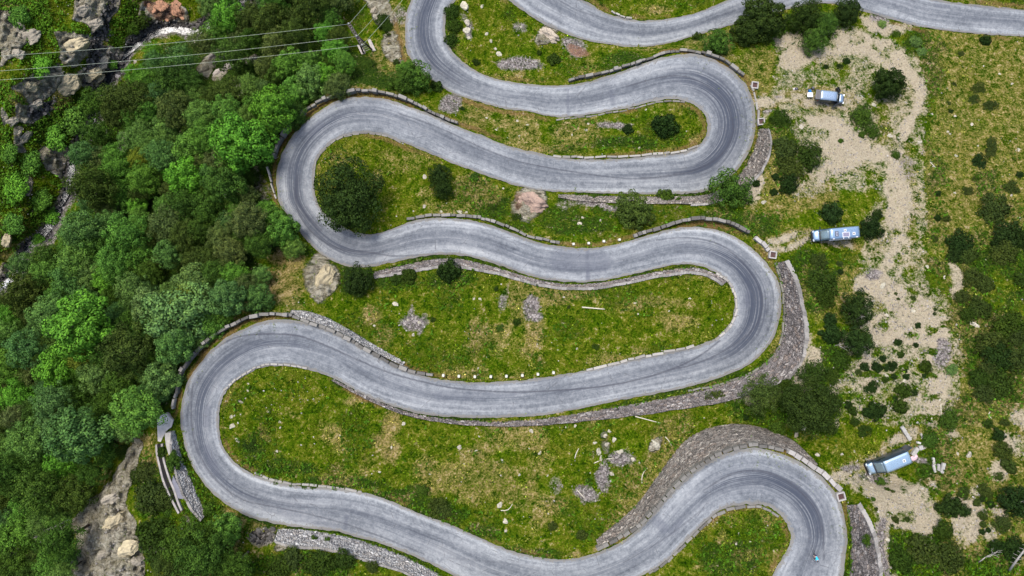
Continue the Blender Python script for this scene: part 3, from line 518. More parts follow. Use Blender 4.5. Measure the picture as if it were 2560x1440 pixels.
base = t.mix(t.math('MULTIPLY', t.math('MULTIPLY', t.math('LESS_THAN', crk, .012), t.math('GREATER_THAN', fine, .54)), .5), base, (.06,.062,.07))
t.bump(grain, .02, .5)
ROAD = tag(obj('road', me, t.out(base, .88, .25)), 'grey asphalt road winding down the slope in tight hairpins', 'road', kind='structure')

# ------------------------------------------------------------------ masonry
def stone_mat(name, dark, mid, light, sc=1.0, moss=.68, warm=(.25,.19,.15)):
    t = NT(name); q = t.at('course').outputs['Vector']; P = t.coord(); n = t.noise(P, 1.6, 5, .65)
    qq = t.n('ShaderNodeVectorMath', operation='ADD'); t.set(qq.inputs[0], t.map(q, (1.5*sc, 3.4*sc, 1)))
    t.set(qq.inputs[1], t.n('ShaderNodeCombineXYZ', {'X': t.math('MULTIPLY', n, .5), 'Y': t.math('MULTIPLY', n, .9), 'Z': 0.0}).outputs[0])
    vo = t.voro(qq.outputs[0], 1.0, rnd=.9); ve = t.voro(qq.outputs[0], 1.0, 'DISTANCE_TO_EDGE', .9)
    sc_ = t.n('ShaderNodeSeparateColor', {'Color': vo.outputs['Color']})
    c = t.ramp(sc_.outputs[0], [(.05, dark), (.4, mid), (.75, mid), (.97, light)])
    c = t.mix(t.math('MULTIPLY', t.math('GREATER_THAN', sc_.outputs[1], .8), .6), c, warm)
    c = t.mix(t.math('MULTIPLY', n, .5), c, mid)
    c = t.mix(t.math('MULTIPLY', t.math('SUBTRACT', .10, ve.outputs['Distance'], clamp=True), 9.0, clamp=True), c, (.025,.023,.022))
    g = t.noise(P, .7, 6, .7)
    c = t.mix(t.math('MULTIPLY', t.math('SUBTRACT', g, moss, clamp=True), 9.0, clamp=True), c, (.035,.055,.012))
    t.bump(t.math('ADD', t.math('MULTIPLY', ve.outputs['Distance'], 2.0), sc_.outputs[2]), .12, .8)
    return t.out(c, .92, .15)
MS = dict(grey=stone_mat('grey masonry', (.075,.068,.066), (.20,.18,.172), (.44,.41,.385), 1.0), brown=stone_mat('brown rubble masonry', (.085,.077,.070), (.24,.215,.19), (.52,.47,.41), 1.0), pale=stone_mat('pale masonry', (.13,.13,.14), (.38,.37,.36), (.70,.68,.65), 1.0, .70, (.3,.26,.22)))
t = NT('dressed stone'); ca = t.at('tone').outputs['Color']; P = t.coord(); n = t.noise(P, 4.0, 5, .7)
c = t.mix(t.math('MULTIPLY_ADD', n, 1.0, -.1, clamp=True), t.mix(1.0, ca, (.55,.52,.48), 'MULTIPLY'), ca); t.bump(n, .05, .7); M_BLOCK = t.out(c, .9, .15)
M_CONC = plain('concrete', (.27,.25,.235), .9, .15, 0, .22, 1.2); M_DARK = plain('near black', (.018,.017,.017), .95, .05)

def masonry(key, mat, label, cap_mat=None, capw=.45, rough=.10, capn=1.0):
    w = WALLS[key]; n = int(len(w['B'])); L = resample(np.c_[w['B'], w['T'], w['zb'], w['zt']], 2.0*1.0)
    # resample() measures only the first two columns, so foot and top keep their pairing
    nb = len(L); mrows = 12; V = np.zeros((nb, mrows, 3)); q = np.zeros((nb, mrows, 3))
    foot = Wa(L[:, 0], L[:, 1], L[:, 4]); top = Wa(L[:, 2], L[:, 3], L[:, 5])
    s = np.concatenate([[0], np.cumsum(np.linalg.norm(np.diff(foot, axis=0), axis=1))])
    hgt = np.linalg.norm(top-foot, axis=1)
    tan = np.gradient(foot, axis=0); up = top-foot; nor = np.cross(tan, up); nor /= np.linalg.norm(nor, axis=1)[:, None]+1e-9
    nor *= np.where(nor[:, 2:3] < 0, -1, 1)
    mv = foot.copy(); ragged = .45*(fbm(s, s*0, 2.2, 3, 9)-.5)
    top = top + (up/(hgt[:, None]+1e-6))*ragged[:, None]
    for r in range(mrows):
        k = r/(mrows-1); V[:, r] = foot*(1-k)+top*k+nor*(.16+rough*(RNG.random((nb, 1))-.5)*2*(0 < r < mrows-1))
        q[:, r, 0] = s; q[:, r, 1] = hgt*k
    V[:, 0 if w['up'] else -1] -= np.array([0, 0, .25])
    me = qmesh('wall_face', V.reshape(-1, 3), grid_quads(nb, mrows), False); attr(me, 'course', q.reshape(-1, 3), 'FLOAT_VECTOR')
    mid = foot[nb//2]
    root = empty('retaining_wall', mid); tag(root, label, 'retaining wall', None, 'thing')
    o = obj('wall_face', me, mat, root); o.location = -Vector(mid)
    if cap_mat and w['up']:
        nc = int(nb*capn); V = V[:nc]; up = up[:nc]; s = s[:nc]; nb = nc; e = V[:, -1]+np.array([0, 0, 1.0])*(.12*(RNG.random((nb, 1))-.5)); d = up.copy(); d[:, 2] = 0; d /= np.linalg.norm(d, axis=1)[:, None]+1e-9
        rows = [e+np.array([0, 0, -.12])-d*.05, e+np.array([0, 0, .10])-d*.05, e+np.array([0, 0, .12])+d*(capw+.1*RNG.random((nb, 1))), e+np.array([0, 0, -.3])+d*(capw+.1)]
        me = qmesh('coping', np.stack(rows, 1).reshape(-1, 3), grid_quads(nb, 4), False)
        blk = np.floor(s/.9).astype(int); tn = .20+.20*RNG.random(blk.max()+1)[blk]
        attr(me, 'tone', np.repeat(np.stack([tn, tn*.97, tn*.93, tn*0+1], 1)[:, None], 4, 1).reshape(-1, 4))
        o = obj('coping', me, cap_mat, root); o.location = -Vector(mid)
    return root
masonry('upper right', MS['brown'], 'rough stone retaining wall curving below the top right hairpin beside the big bright tree', M_BLOCK, .3, .14, .45)
masonry('middle right', MS['grey'], 'tall grey stone retaining wall with pale coping around the middle right hairpin', M_BLOCK, .6, .14, .2)
masonry('bottom right', MS['grey'], 'dark grey retaining wall on the uphill side of the lowest right hairpin', M_BLOCK, .5, .14)
masonry('centre', MS['grey'], 'low stone retaining wall along the upper edge of the long central meadow', M_BLOCK, .35)
masonry('lower left', MS['pale'], 'short whitish stone wall between the concrete channel and the lower left hairpin', M_BLOCK, .3)
masonry('lower', MS['pale'], 'whitish stone wall below the lowest stretch of road at the bottom', M_BLOCK, .3)
masonry('lower right', MS['brown'], 'high brown rubble wall carrying the lowest right hairpin above the meadow')
masonry('left', MS['pale'], 'broad pale rubble wall beside the road bend above the lower left meadow')

def blocks(name, cat, label, pts, w=.45, h=.5, L=(.6, 1.7), gap=.012, tone=(.12, .30), tint=(1, .97, .9), skip=0.0, lift=None, group=None, merlon=0.0):
    p = catmull(pts, 3); zz = np.array([max(ground(x, y), road_z(x, y)-.05) if lift is None else lift for x, y in p]); zz = gsmooth(zz[:, None], 3)[:, 0]
    p3 = Wa(p[:, 0], p[:, 1], zz); s = np.concatenate([[0], np.cumsum(np.linalg.norm(np.diff(p3, axis=0), axis=1))])
    mb = MB(); tn = []; a = 0; rng = random.Random(len(pts)*7+int(pts[0][0])); k = 0
    while a < s[-1]-.3:
        l = rng.uniform(*L); b = min(a+l, s[-1]); k += 1
        if rng.random() >= skip:
            A = Vector([np.interp(a+gap, s, p3[:, i]) for i in range(3)]); B = Vector([np.interp(b-gap, s, p3[:, i]) for i in range(3)])
            d = (B-A); ln = d.length; ang = math.atan2(d.y, d.x); hh = h*rng.uniform(.75, 1.1); ww = w*rng.uniform(.82, 1.12)
            tt = rng.uniform(*tone)
            if merlon and k % 4 == 0: hh *= 1.6; ww *= merlon; tt = tone[1]
            Mx = Matrix.Rotation(ang+rng.uniform(-.11, .11), 3, 'Z')
            if ln > .1:
                n0 = len(mb.v); mb.box((A+B)/2+Vector((rng.uniform(-.05, .05), rng.uniform(-.09, .09), hh/2-.25+rng.uniform(-.06, .06))), (ln, ww, hh+.5), Mx, .9)
                tn += [(tt*tint[0], tt*tint[1], tt*tint[2], 1)]*(len(mb.v)-n0)
        a = b+gap
    me = bpy.data.meshes.new(name); me.from_pydata(mb.v, [], mb.f); me.update(); attr(me, 'tone', tn)
    return tag(obj(name, me, M_BLOCK), label, cat, group, 'thing')
PAR = 'stone_parapet'
blocks(PAR, 'parapet', 'block parapet along the outer side of the top right hairpin', [(1420,201),(1493,186),(1562,167),(1632,144),(1674,132),(1712,129),(1750,132),(1788,142),(1823,160),(1858,191)], .45, .6, merlon=1.35)
blocks(PAR, 'parapet', 'curved block parapet around the outer side of the upper left hairpin', [(683,396),(701,351),(742,295),(774,271),(808,250),(843,236),(895,227),(940,229),(982,238),(1034,257),(1079,281),(1114,297),(1145,309)], .45, .6, merlon=1.35)
blocks(PAR, 'parapet', 'low mossy parapet on the upper side of the middle road left of four guard stones', [(1017,548),(1086,538),(1169,539),(1225,551),(1260,562),(1285,573),(1319,589),(1354,597),(1399,607)], .5, .45, tone=(.16,.34))
blocks(PAR, 'parapet', 'stone parapet on the outer side of the middle right hairpin near the long camper', [(1583,590),(1615,580),(1660,567),(1701,552),(1753,546),(1799,550),(1840,564),(1872,580)], .6, .6)
blocks(PAR, 'parapet', 'whitewashed kerb blocks by the grass track of the long camper', [(1888,592),(1905,607),(1921,627)], .7, .35, (1.2, 1.8), tone=(.38,.5), tint=(1,.97,.93))
blocks(PAR, 'parapet', 'block parapet around the outer side of the lower left hairpin', [(443,985),(452,934),(479,895),(507,863),(538,837),(583,811),(625,793),(660,784),(700,785),(735,790),(756,797),(808,817),(865,842),(915,872),(965,900),(985,911),(1031,928),(1083,936)], .48, .55, merlon=1.25)
blocks(PAR, 'parapet', 'mossy parapet on top of the high brown rubble wall', [(1490,1372),(1538,1348),(1590,1317),(1632,1275),(1674,1229),(1708,1194),(1747,1163),(1792,1136),(1850,1116),(1885,1111),(1929,1117),(1960,1124)], .55, .5, tone=(.11,.27))
blocks(PAR, 'parapet', 'whitewashed parapet blocks beside the gravel track of the pale camper van', [(1968,1127),(2006,1148),(2050,1178),(2075,1200),(2100,1226)], .75, .5, (1.0, 1.8), tone=(.36,.5), tint=(1,.96,.92))
KRB = 'stone_kerb'
blocks(KRB, 'kerb', 'mossy kerb between the ditch and the tall grey wall of the middle right hairpin', [(1937,656),(1949,692),(1956,730),(1959,780),(1954,838),(1938,881),(1908,913),(1864,937),(1797,960),(1720,977)], .3, .3, (.8, 2.0), tone=(.15,.26), tint=(1,1,.85))
blocks(KRB, 'kerb', 'thin pale kerb around the inside of the lower left hairpin', [(560,975),(575,962),(603,940),(645,917),(690,910),(732,913),(770,922)], .3, .2, (.6, 1.2), tone=(.34,.5))
blocks(KRB, 'kerb', 'broken pale kerb around the inside of the middle right hairpin', [(1790,684),(1822,706),(1836,735),(1841,768),(1833,803),(1814,828),(1788,850)], .35, .22, (.6, 1.4), tone=(.3,.5))
blocks(KRB, 'kerb', 'row of long pale kerb stones along the lower edge of the central meadow', [(1735,864),(1670,879),(1600,893),(1530,909),(1465,925)], .4, .25, (1.0, 2.4), tone=(.32,.5))
blocks(KRB, 'kerb', 'pale concrete kerb on the lower side of the small island in the top right hairpin', [(1382,391),(1445,393),(1528,393),(1597,389),(1680,382),(1716,376),(1745,363)], .4, .2, (.9, 2.2), tone=(.28,.46))
blocks(KRB, 'kerb', 'narrow kerb on the upper side of the small island in the top right hairpin', [(1389,299),(1458,293),(1521,283),(1580,272),(1625,260),(1674,252),(1712,257)], .3, .15, (.8, 1.6), tone=(.16,.3))
blocks(KRB, 'kerb', 'pale kerb strip along the outer edge of the top right hairpin by the van pull-off', [(1877,212),(1886,240),(1894,275),(1898,312)], .35, .2, (1.2, 2.4), tone=(.3,.42))
blocks(KRB, 'kerb', 'narrow kerb along the upper edge of the lower meadow road', [(636,1180),(665,1193),(700,1203),(740,1210),(795,1214),(850,1220),(905,1229)], .35, .2, (1.0, 2.4), tone=(.28,.42))
blocks(KRB, 'kerb', 'narrow dark kerb around the inside of the upper left hairpin', [(786,424),(793,397),(814,370),(842,349),(877,337),(920,334),(966,341),(1010,361)], .25, .15, (.8, 1.6), tone=(.16,.3))
blocks(KRB, 'kerb', 'narrow kerb along the small island inside the lowest right hairpin', [(1620,1433),(1662,1408),(1703,1368),(1738,1334),(1766,1308),(1795,1284),(1835,1269),(1881,1265),(1918,1271),(1947,1291)], .4, .25, (.8, 1.8), tone=(.14,.3))
blocks(KRB, 'kerb', 'pale concrete edging left of the lower left hairpin above the drain pad', [(443,978),(436,1000),(431,1023)], .35, .25, (1.0, 1.6), tone=(.34,.45))
blocks(KRB, 'kerb', 'narrow concrete edging at the left end of the upper left hairpin', [(668,415),(676,450),(690,497)], .3, .2, (1.2, 2.0), tone=(.32,.42))
blocks(KRB, 'kerb', 'pale stones edging the meadow above the topmost road', [(1527,28),(1545,38),(1565,44),(1580,46)], .35, .25, (.8, 1.4), tone=(.35,.55))
# ------------------------------------------------------------------ foliage
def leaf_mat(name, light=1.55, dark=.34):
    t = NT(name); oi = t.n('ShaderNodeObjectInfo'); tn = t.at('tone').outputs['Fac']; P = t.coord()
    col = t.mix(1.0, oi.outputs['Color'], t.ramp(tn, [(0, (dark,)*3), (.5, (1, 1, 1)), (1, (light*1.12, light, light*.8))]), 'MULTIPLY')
    t.out(col, .7, .06); t.set(t.b.inputs['Subsurface Weight'], 0.0)
    tr = t.n('ShaderNodeBsdfTranslucent', {'Color': col}); mx = t.n('ShaderNodeMixShader', {'Fac': .06}); o = t.t.nodes['Material Output']
    t.t.links.new(t.b.outputs[0], mx.inputs[1]); t.t.links.new(tr.outputs[0], mx.inputs[2]); t.t.links.new(mx.outputs[0], o.inputs['Surface'])
    return t.m
M_LEAF = leaf_mat('leaf'); M_BARK = plain('bark', (.10,.08,.065), .95, .1, 0, .35, 6.0); M_DEAD = plain('bleached wood', (.36,.33,.30), .9, .1, 0, .25, 5.0)
def leaf_mesh(name, seed, lobes, per, lr, leaf, flat=.8, spread=.62, droop=.25, inner=.55, tuft=.0):
    """crown of unit radius: leaf clusters on the skins of many small boughs, with gaps between"""
    g = np.random.default_rng(seed); C = []; N = []; S = []; T = []
    ga = math.pi*(3-math.sqrt(5))
    for i in range(lobes):
        zc = 1-(i+.5)/lobes*(1+droop); r = math.sqrt(max(0, 1-zc*zc)); a = ga*i+g.normal(0, .25)
        d = np.array([r*math.cos(a), r*math.sin(a), zc]); R = lr*g.uniform(.65, 1.25); sp = spread*g.uniform(.70, 1.25)
        c = d*np.array([sp, sp, sp*flat]); tone = g.normal(.5, .10)
        v = g.normal(size=(per, 3)); v[:, 2] = np.abs(v[:, 2])*1.0-.35; v += d*.55; v /= np.linalg.norm(v, axis=1)[:, None]
        rad = R*(1+g.normal(0, .10, (per, 1)))*np.where(g.random((per, 1)) < .15, g.uniform(.4, .9, (per, 1)), 1)*(1+tuft*g.random((per, 1)))
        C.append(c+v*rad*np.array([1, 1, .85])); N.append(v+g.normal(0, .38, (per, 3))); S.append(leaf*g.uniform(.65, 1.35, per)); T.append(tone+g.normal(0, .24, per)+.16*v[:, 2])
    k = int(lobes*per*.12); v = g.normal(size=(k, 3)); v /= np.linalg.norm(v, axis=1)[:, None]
    C.append(v*inner*np.array([1, 1, flat])*g.uniform(.7, 1, (k, 1))); N.append(v); S.append(np.full(k, leaf*2.2)); T.append(np.full(k, .35))  # inner leaves toned darker, as shade deep in the crown
    C = np.concatenate(C); N = np.concatenate(N); S = np.concatenate(S); T = np.concatenate(T)
    N /= np.linalg.norm(N, axis=1)[:, None]+1e-9; n = len(C)
    a = np.cross(N, g.normal(size=(n, 3))); a /= np.linalg.norm(a, axis=1)[:, None]+1e-9; b = np.cross(N, a)
    w = g.uniform(.6, 1.0, (n, 1)); s = S[:, None]
    V = np.stack([C+a*s, C+b*s*w-N*s*.25, C-a*s, C-b*s*w-N*s*.25], 1).reshape(-1, 3)
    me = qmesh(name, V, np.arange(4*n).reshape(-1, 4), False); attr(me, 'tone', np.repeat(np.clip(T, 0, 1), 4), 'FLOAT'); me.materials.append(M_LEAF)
    return me
CROWN = {
 'round': [leaf_mesh('crown', 100+i, 48+6*i, 120, .22, .036, .85, .76) for i in range(4)],
 'fluffy': [leaf_mesh('crown', 120+i, 70+8*i, 78, .165, .030, .9, .78, .25, .5, .4) for i in range(5)],
 'boughs': [leaf_mesh('crown', 140+i, 34+5*i, 150, .26, .038, .82, .74, .15) for i in range(3)],
 'great': [leaf_mesh('crown', 180, 110, 90, .17, .026, .72, .80, .15, .6, .2)],
 'dense': [leaf_mesh('crown', 160+i, 52, 80, .23, .040, .9, .76, .35) for i in range(3)],
}
BUSH = {
 'dome': [leaf_mesh('shrub', 200+i, 26, 85, .30, .070, .62, .66, .3) for i in range(3)],
 'scrub': [leaf_mesh('shrub', 220+i, 34, 60, .24, .060, .42, .74, .0, .45, .5) for i in range(4)],
 'flat': [leaf_mesh('shrub', 240+i, 30, 60, .22, .060, .22, .78, -.2, .3, .3) for i in range(2)],
}
def trunk_mesh(seed):
    g = random.Random(seed); mb = MB(); mb.tube([(0, 0, -.8), (.02, .01, -.3), (.05, -.02, .15), (.03, .04, .55)], [.085, .06, .045, .02], 7)
    for i in range(6):
        a = i*1.05+g.uniform(-.3, .3); z = g.uniform(-.25, .15); r = g.uniform(.45, .7)
        mb.tube([(0.03, 0, z), (r*.5*math.cos(a), r*.5*math.sin(a), z+.25), (r*math.cos(a), r*math.sin(a), z+.38)], [.035, .02, .006], 5)
    me = mb.mesh('trunk', True); me.materials.append(M_BARK); return me
TRUNK = [trunk_mesh(i) for i in range(3)]
TONES = {  # leaf colour of each kind
 'bright green': (.066,.175,.018), 'mid green': (.054,.128,.018), 'bluish green': (.046,.104,.028), 'deep green': (.044,.096,.014), 'dark olive': (.046,.076,.014),
 'brownish olive': (.054,.080,.022), 'yellowish green': (.110,.150,.018), 'greyish green': (.066,.122,.032), 'blackish green': (.017,.036,.007), 'light green': (.072,.145,.030), 'dark green': (.024,.046,.009)}
TONES = {k: tuple(c*(1.28 if k in ('bright green', 'light green', 'yellowish green') else 1.0 if k in ('blackish green', 'dark olive', 'dark green') else .95 if k == 'deep green' else 1.42) for c in v) for k, v in TONES.items()}
LABELLED = []      # (object, what, px, py, radius) - labels that tell them apart are written at the end
def tint(c, k=.10):
    j = random.uniform(1-k, 1+k); return (c[0]*j*random.uniform(.92, 1.08), c[1]*j, c[2]*j*random.uniform(.85, 1.15), 1)
SIZE = lambda r: 'small' if r < 26 else 'medium sized' if r < 38 else 'large' if r < 55 else 'very large'
G_W = 'trees of the wood on the left slope'; G_S = 'shrubs of the east slope'; G_T = 'single trees between the road bends'
TREES = []
def tree(px, py, r, tone='mid green', form=None, label=None, hk=1.25, group=None, over=1.12):
    form = form or random.choice(['round', 'fluffy', 'fluffy', 'boughs'])
    z = ground(px, py); rm = r*(H-z-4)/F*over; nearr = DR[min(NY-1, max(0, int((py-GY[0])/ST))), min(NX-1, max(0, int((px-GX[0])/ST)))]; hk = hk*(random.uniform(.85, 1.75) if group == G_W and nearr > 75 else .7); hc = rm*hk
    b = stand(px, py, hc); root = empty('tree', b, random.uniform(0, 6.28)); cr = random.choice(CROWN[form]); tr = random.choice(TRUNK)
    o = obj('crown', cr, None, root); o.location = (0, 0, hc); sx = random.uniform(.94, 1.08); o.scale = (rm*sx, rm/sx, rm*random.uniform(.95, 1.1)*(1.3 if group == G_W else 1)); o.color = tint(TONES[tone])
    q = obj('trunk', tr, None, root); q.location = (0, 0, hc*.78); q.scale = (rm*.9, rm*.9, hc)
    root['category'] = 'tree'
    if group: root['group'] = group
    if label: root['label'] = label
    else: LABELLED.append((root, f'{SIZE(r)} {tone} tree', px, py, r))
    TREES.append((px, py, r)); return root
def shrub(px, py, r, tone='blackish green', form='dome', label=None, group=None, over=1.1):
    if px > 1880 and form == 'scrub': r *= .84
    z = ground(px, py); rm = r*(H-z)/F*over; b = stand(px, py, rm*.3)
    o = obj('shrub', random.choice(BUSH[form])); o.location = b+Vector((0, 0, rm*(.12 if form != 'flat' else .02))); o.rotation_euler = (0, 0, random.uniform(0, 6.28))
    s = random.uniform(.9, 1.12); o.scale = (rm*s, rm/s, rm*random.uniform(.85, 1.1)); o.color = tint({'deep green': (.022,.044,.006), 'mid green': (.036,.074,.009), 'blackish green': (.013,.029,.006), 'dark olive': (.030,.048,.010)}.get(tone, TONES[tone]) if px > 300 else TONES['bright green' if random.random() < .4 else 'mid green'])
    tag(o, label, 'shrub', group)
    sz = 'tiny' if r < 9 else 'small' if r < 16 else 'medium sized' if r < 30 else 'large'
    if not label: LABELLED.append((o, f'{sz} {"low flat " if form == "flat" else ""}{tone} shrub', px, py, r))
    return o
# the wood, as surveyed
for px, py, r, k, f in ((611,361,62,'bright green','boughs'),(476,448,50,'bright green','round'),(687,276,47,'bright green','boughs'),(640,262,26,'mid green','fluffy'),(576,45,38,'bright green','boughs'),(342,194,28,'bright green','fluffy'),(385,128,22,'bright green','fluffy'),(215,389,32,'bluish green','fluffy'),(347,250,40,'dark olive','fluffy'),(444,278,40,'brownish olive','fluffy'),(257,260,38,'deep green','fluffy'),(434,205,42,'deep green','fluffy'),(375,208,30,'mid green','fluffy'),(340,302,30,'mid green','fluffy'),(510,295,38,'light green','fluffy'),(576,280,36,'mid green','fluffy'),(430,323,35,'light green','fluffy'),(382,368,35,'light green','fluffy'),(354,396,26,'yellowish green','fluffy'),(413,392,38,'bluish green','fluffy'),(486,368,38,'mid green','round'),(295,430,36,'mid green','fluffy'),(243,469,48,'dark olive','fluffy'),(368,448,38,'mid green','fluffy'),(569,462,45,'deep green','round'),(622,442,24,'deep green','fluffy'),
 (815,194,30,'bright green','round'),(780,208,38,'light green','round'),(728,167,35,'mid green','round'),(784,156,25,'mid green','round'),(700,118,38,'brownish olive','fluffy'),(822,52,30,'mid green','fluffy'),(812,84,24,'bright green','fluffy'),(683,62,44,'dark olive','fluffy'),(780,18,40,'dark olive','fluffy'),(634,52,36,'dark olive','fluffy'),(862,158,26,'mid green','fluffy'),(740,90,34,'dark olive','fluffy'),(836,128,26,'bright green','round'),(745,232,34,'mid green','round'),(668,170,26,'brownish olive','fluffy'),(600,98,26,'brownish olive','fluffy'),(700,190,28,'deep green','round'),
 (347,515,24,'bright green','round'),(427,564,44,'brownish olive','fluffy'),(468,590,34,'dark olive','fluffy'),(625,553,42,'brownish olive','fluffy'),(580,630,36,'brownish olive','fluffy'),(535,645,38,'dark olive','fluffy'),(469,515,40,'deep green','fluffy'),(530,520,40,'deep green','fluffy'),(708,578,42,'mid green','round'),(672,540,36,'mid green','fluffy'),(650,610,32,'deep green','fluffy'),(243,615,36,'mid green','fluffy'),(323,590,48,'mid green','fluffy'),(278,560,30,'light green','fluffy'),(215,578,46,'bluish green','fluffy'),(182,590,26,'light green','fluffy'),(427,637,32,'bluish green','round'),(355,640,40,'mid green','fluffy'),(200,655,42,'light green','fluffy'),(240,690,34,'greyish green','fluffy'),(271,702,30,'bright green','round'),(335,722,36,'greyish green','fluffy'),(375,690,32,'deep green','fluffy'),
 (460,786,74,'greyish green','boughs'),(458,770,44,'yellowish green','boughs'),(375,769,40,'greyish green','boughs'),(490,712,44,'greyish green','boughs'),(569,744,40,'bluish green','round'),(646,746,37,'bluish green','round'),(540,690,36,'deep green','fluffy'),(590,690,34,'mid green','fluffy'),(215,814,64,'bright green','boughs'),(76,734,48,'dark olive','fluffy'),(120,690,34,'mid green','fluffy'),(31,789,32,'bright green','fluffy'),(135,789,44,'light green','fluffy'),(184,699,40,'bluish green','fluffy'),(215,890,36,'yellowish green','fluffy'),(330,875,56,'dark olive','fluffy'),(290,840,34,'dark olive','fluffy'),(156,920,46,'bright green','boughs'),(69,872,40,'bluish green','fluffy'),(28,915,40,'mid green','fluffy'),(90,935,34,'brownish olive','fluffy'),(257,940,44,'greyish green','fluffy'),(410,946,48,'greyish green','round'),(440,862,40,'bluish green','round'),(310,962,38,'deep green','round'),(400,885,34,'deep green','fluffy'),(60,665,30,'bluish green','fluffy'),(120,640,34,'deep green','fluffy'),
 (344,1027,50,'mid green','round'),(208,1086,60,'bluish green','boughs'),(140,1065,40,'bluish green','fluffy'),(90,1096,50,'light green','fluffy'),(167,1150,38,'bright green','fluffy'),(235,1100,34,'bright green','round'),(255,1070,34,'mid green','fluffy'),(56,992,44,'bright green','fluffy'),(140,1000,40,'bluish green','fluffy'),(200,1000,36,'deep green','fluffy'),(270,1010,34,'deep green','fluffy'),(14,1062,40,'dark olive','fluffy'),(28,1176,44,'deep green','fluffy'),(115,1225,52,'deep green','fluffy'),(194,1235,44,'dark olive','fluffy'),(75,1270,38,'mid green','fluffy'),(60,1330,46,'mid green','fluffy'),(110,1310,30,'light green','fluffy'),(156,1350,44,'deep green','fluffy'),(42,1416,42,'deep green','fluffy'),(135,1400,36,'mid green','fluffy'),(10,1250,34,'dark olive','fluffy'),(235,1180,30,'deep green','fluffy'),(100,1165,34,'deep green','fluffy'),
 (479,1352,54,'deep green','fluffy'),(569,1320,40,'mid green','round'),(510,1400,60,'deep green','fluffy'),(585,1415,40,'deep green','fluffy'),(430,1420,36,'dark olive','fluffy')):
    tree(px, py, r, k, f, group=G_W)
# fill the canopy where the survey left holes
def inside(p, x, y):
    c = False
    for (ax, ay), (bx, by) in zip(p, p[1:]+p[:1]):
        if (ay > y) != (by > y) and x < (bx-ax)*(y-ay)/(by-ay)+ax: c = not c
    return c
rf = random.Random(5); nf = 0
for _ in range(4000):
    x, y = rf.uniform(-90, 880), rf.uniform(-40, 1470); r = rf.uniform(22, 40)
    if not inside(FOREST, x, y) or mval('rock', x, y) > .25 or mval('wet_dark', x, y) > .25: continue
    if dist := min(math.hypot(x-a, y-b)-.62*(r+c)*.95 for a, b, c in TREES):
        if dist < 0: continue
    i = min(NX-1, max(0, int((x-GX[0])/ST))); j = min(NY-1, max(0, int((y-GY[0])/ST)))
    if DR[j, i] < r*.9: continue
    tree(x, y, r, rf.choice(['mid green', 'deep green', 'dark olive', 'bluish green', 'light green', 'deep green', 'brownish olive']), 'fluffy', group=G_W); nf += 1
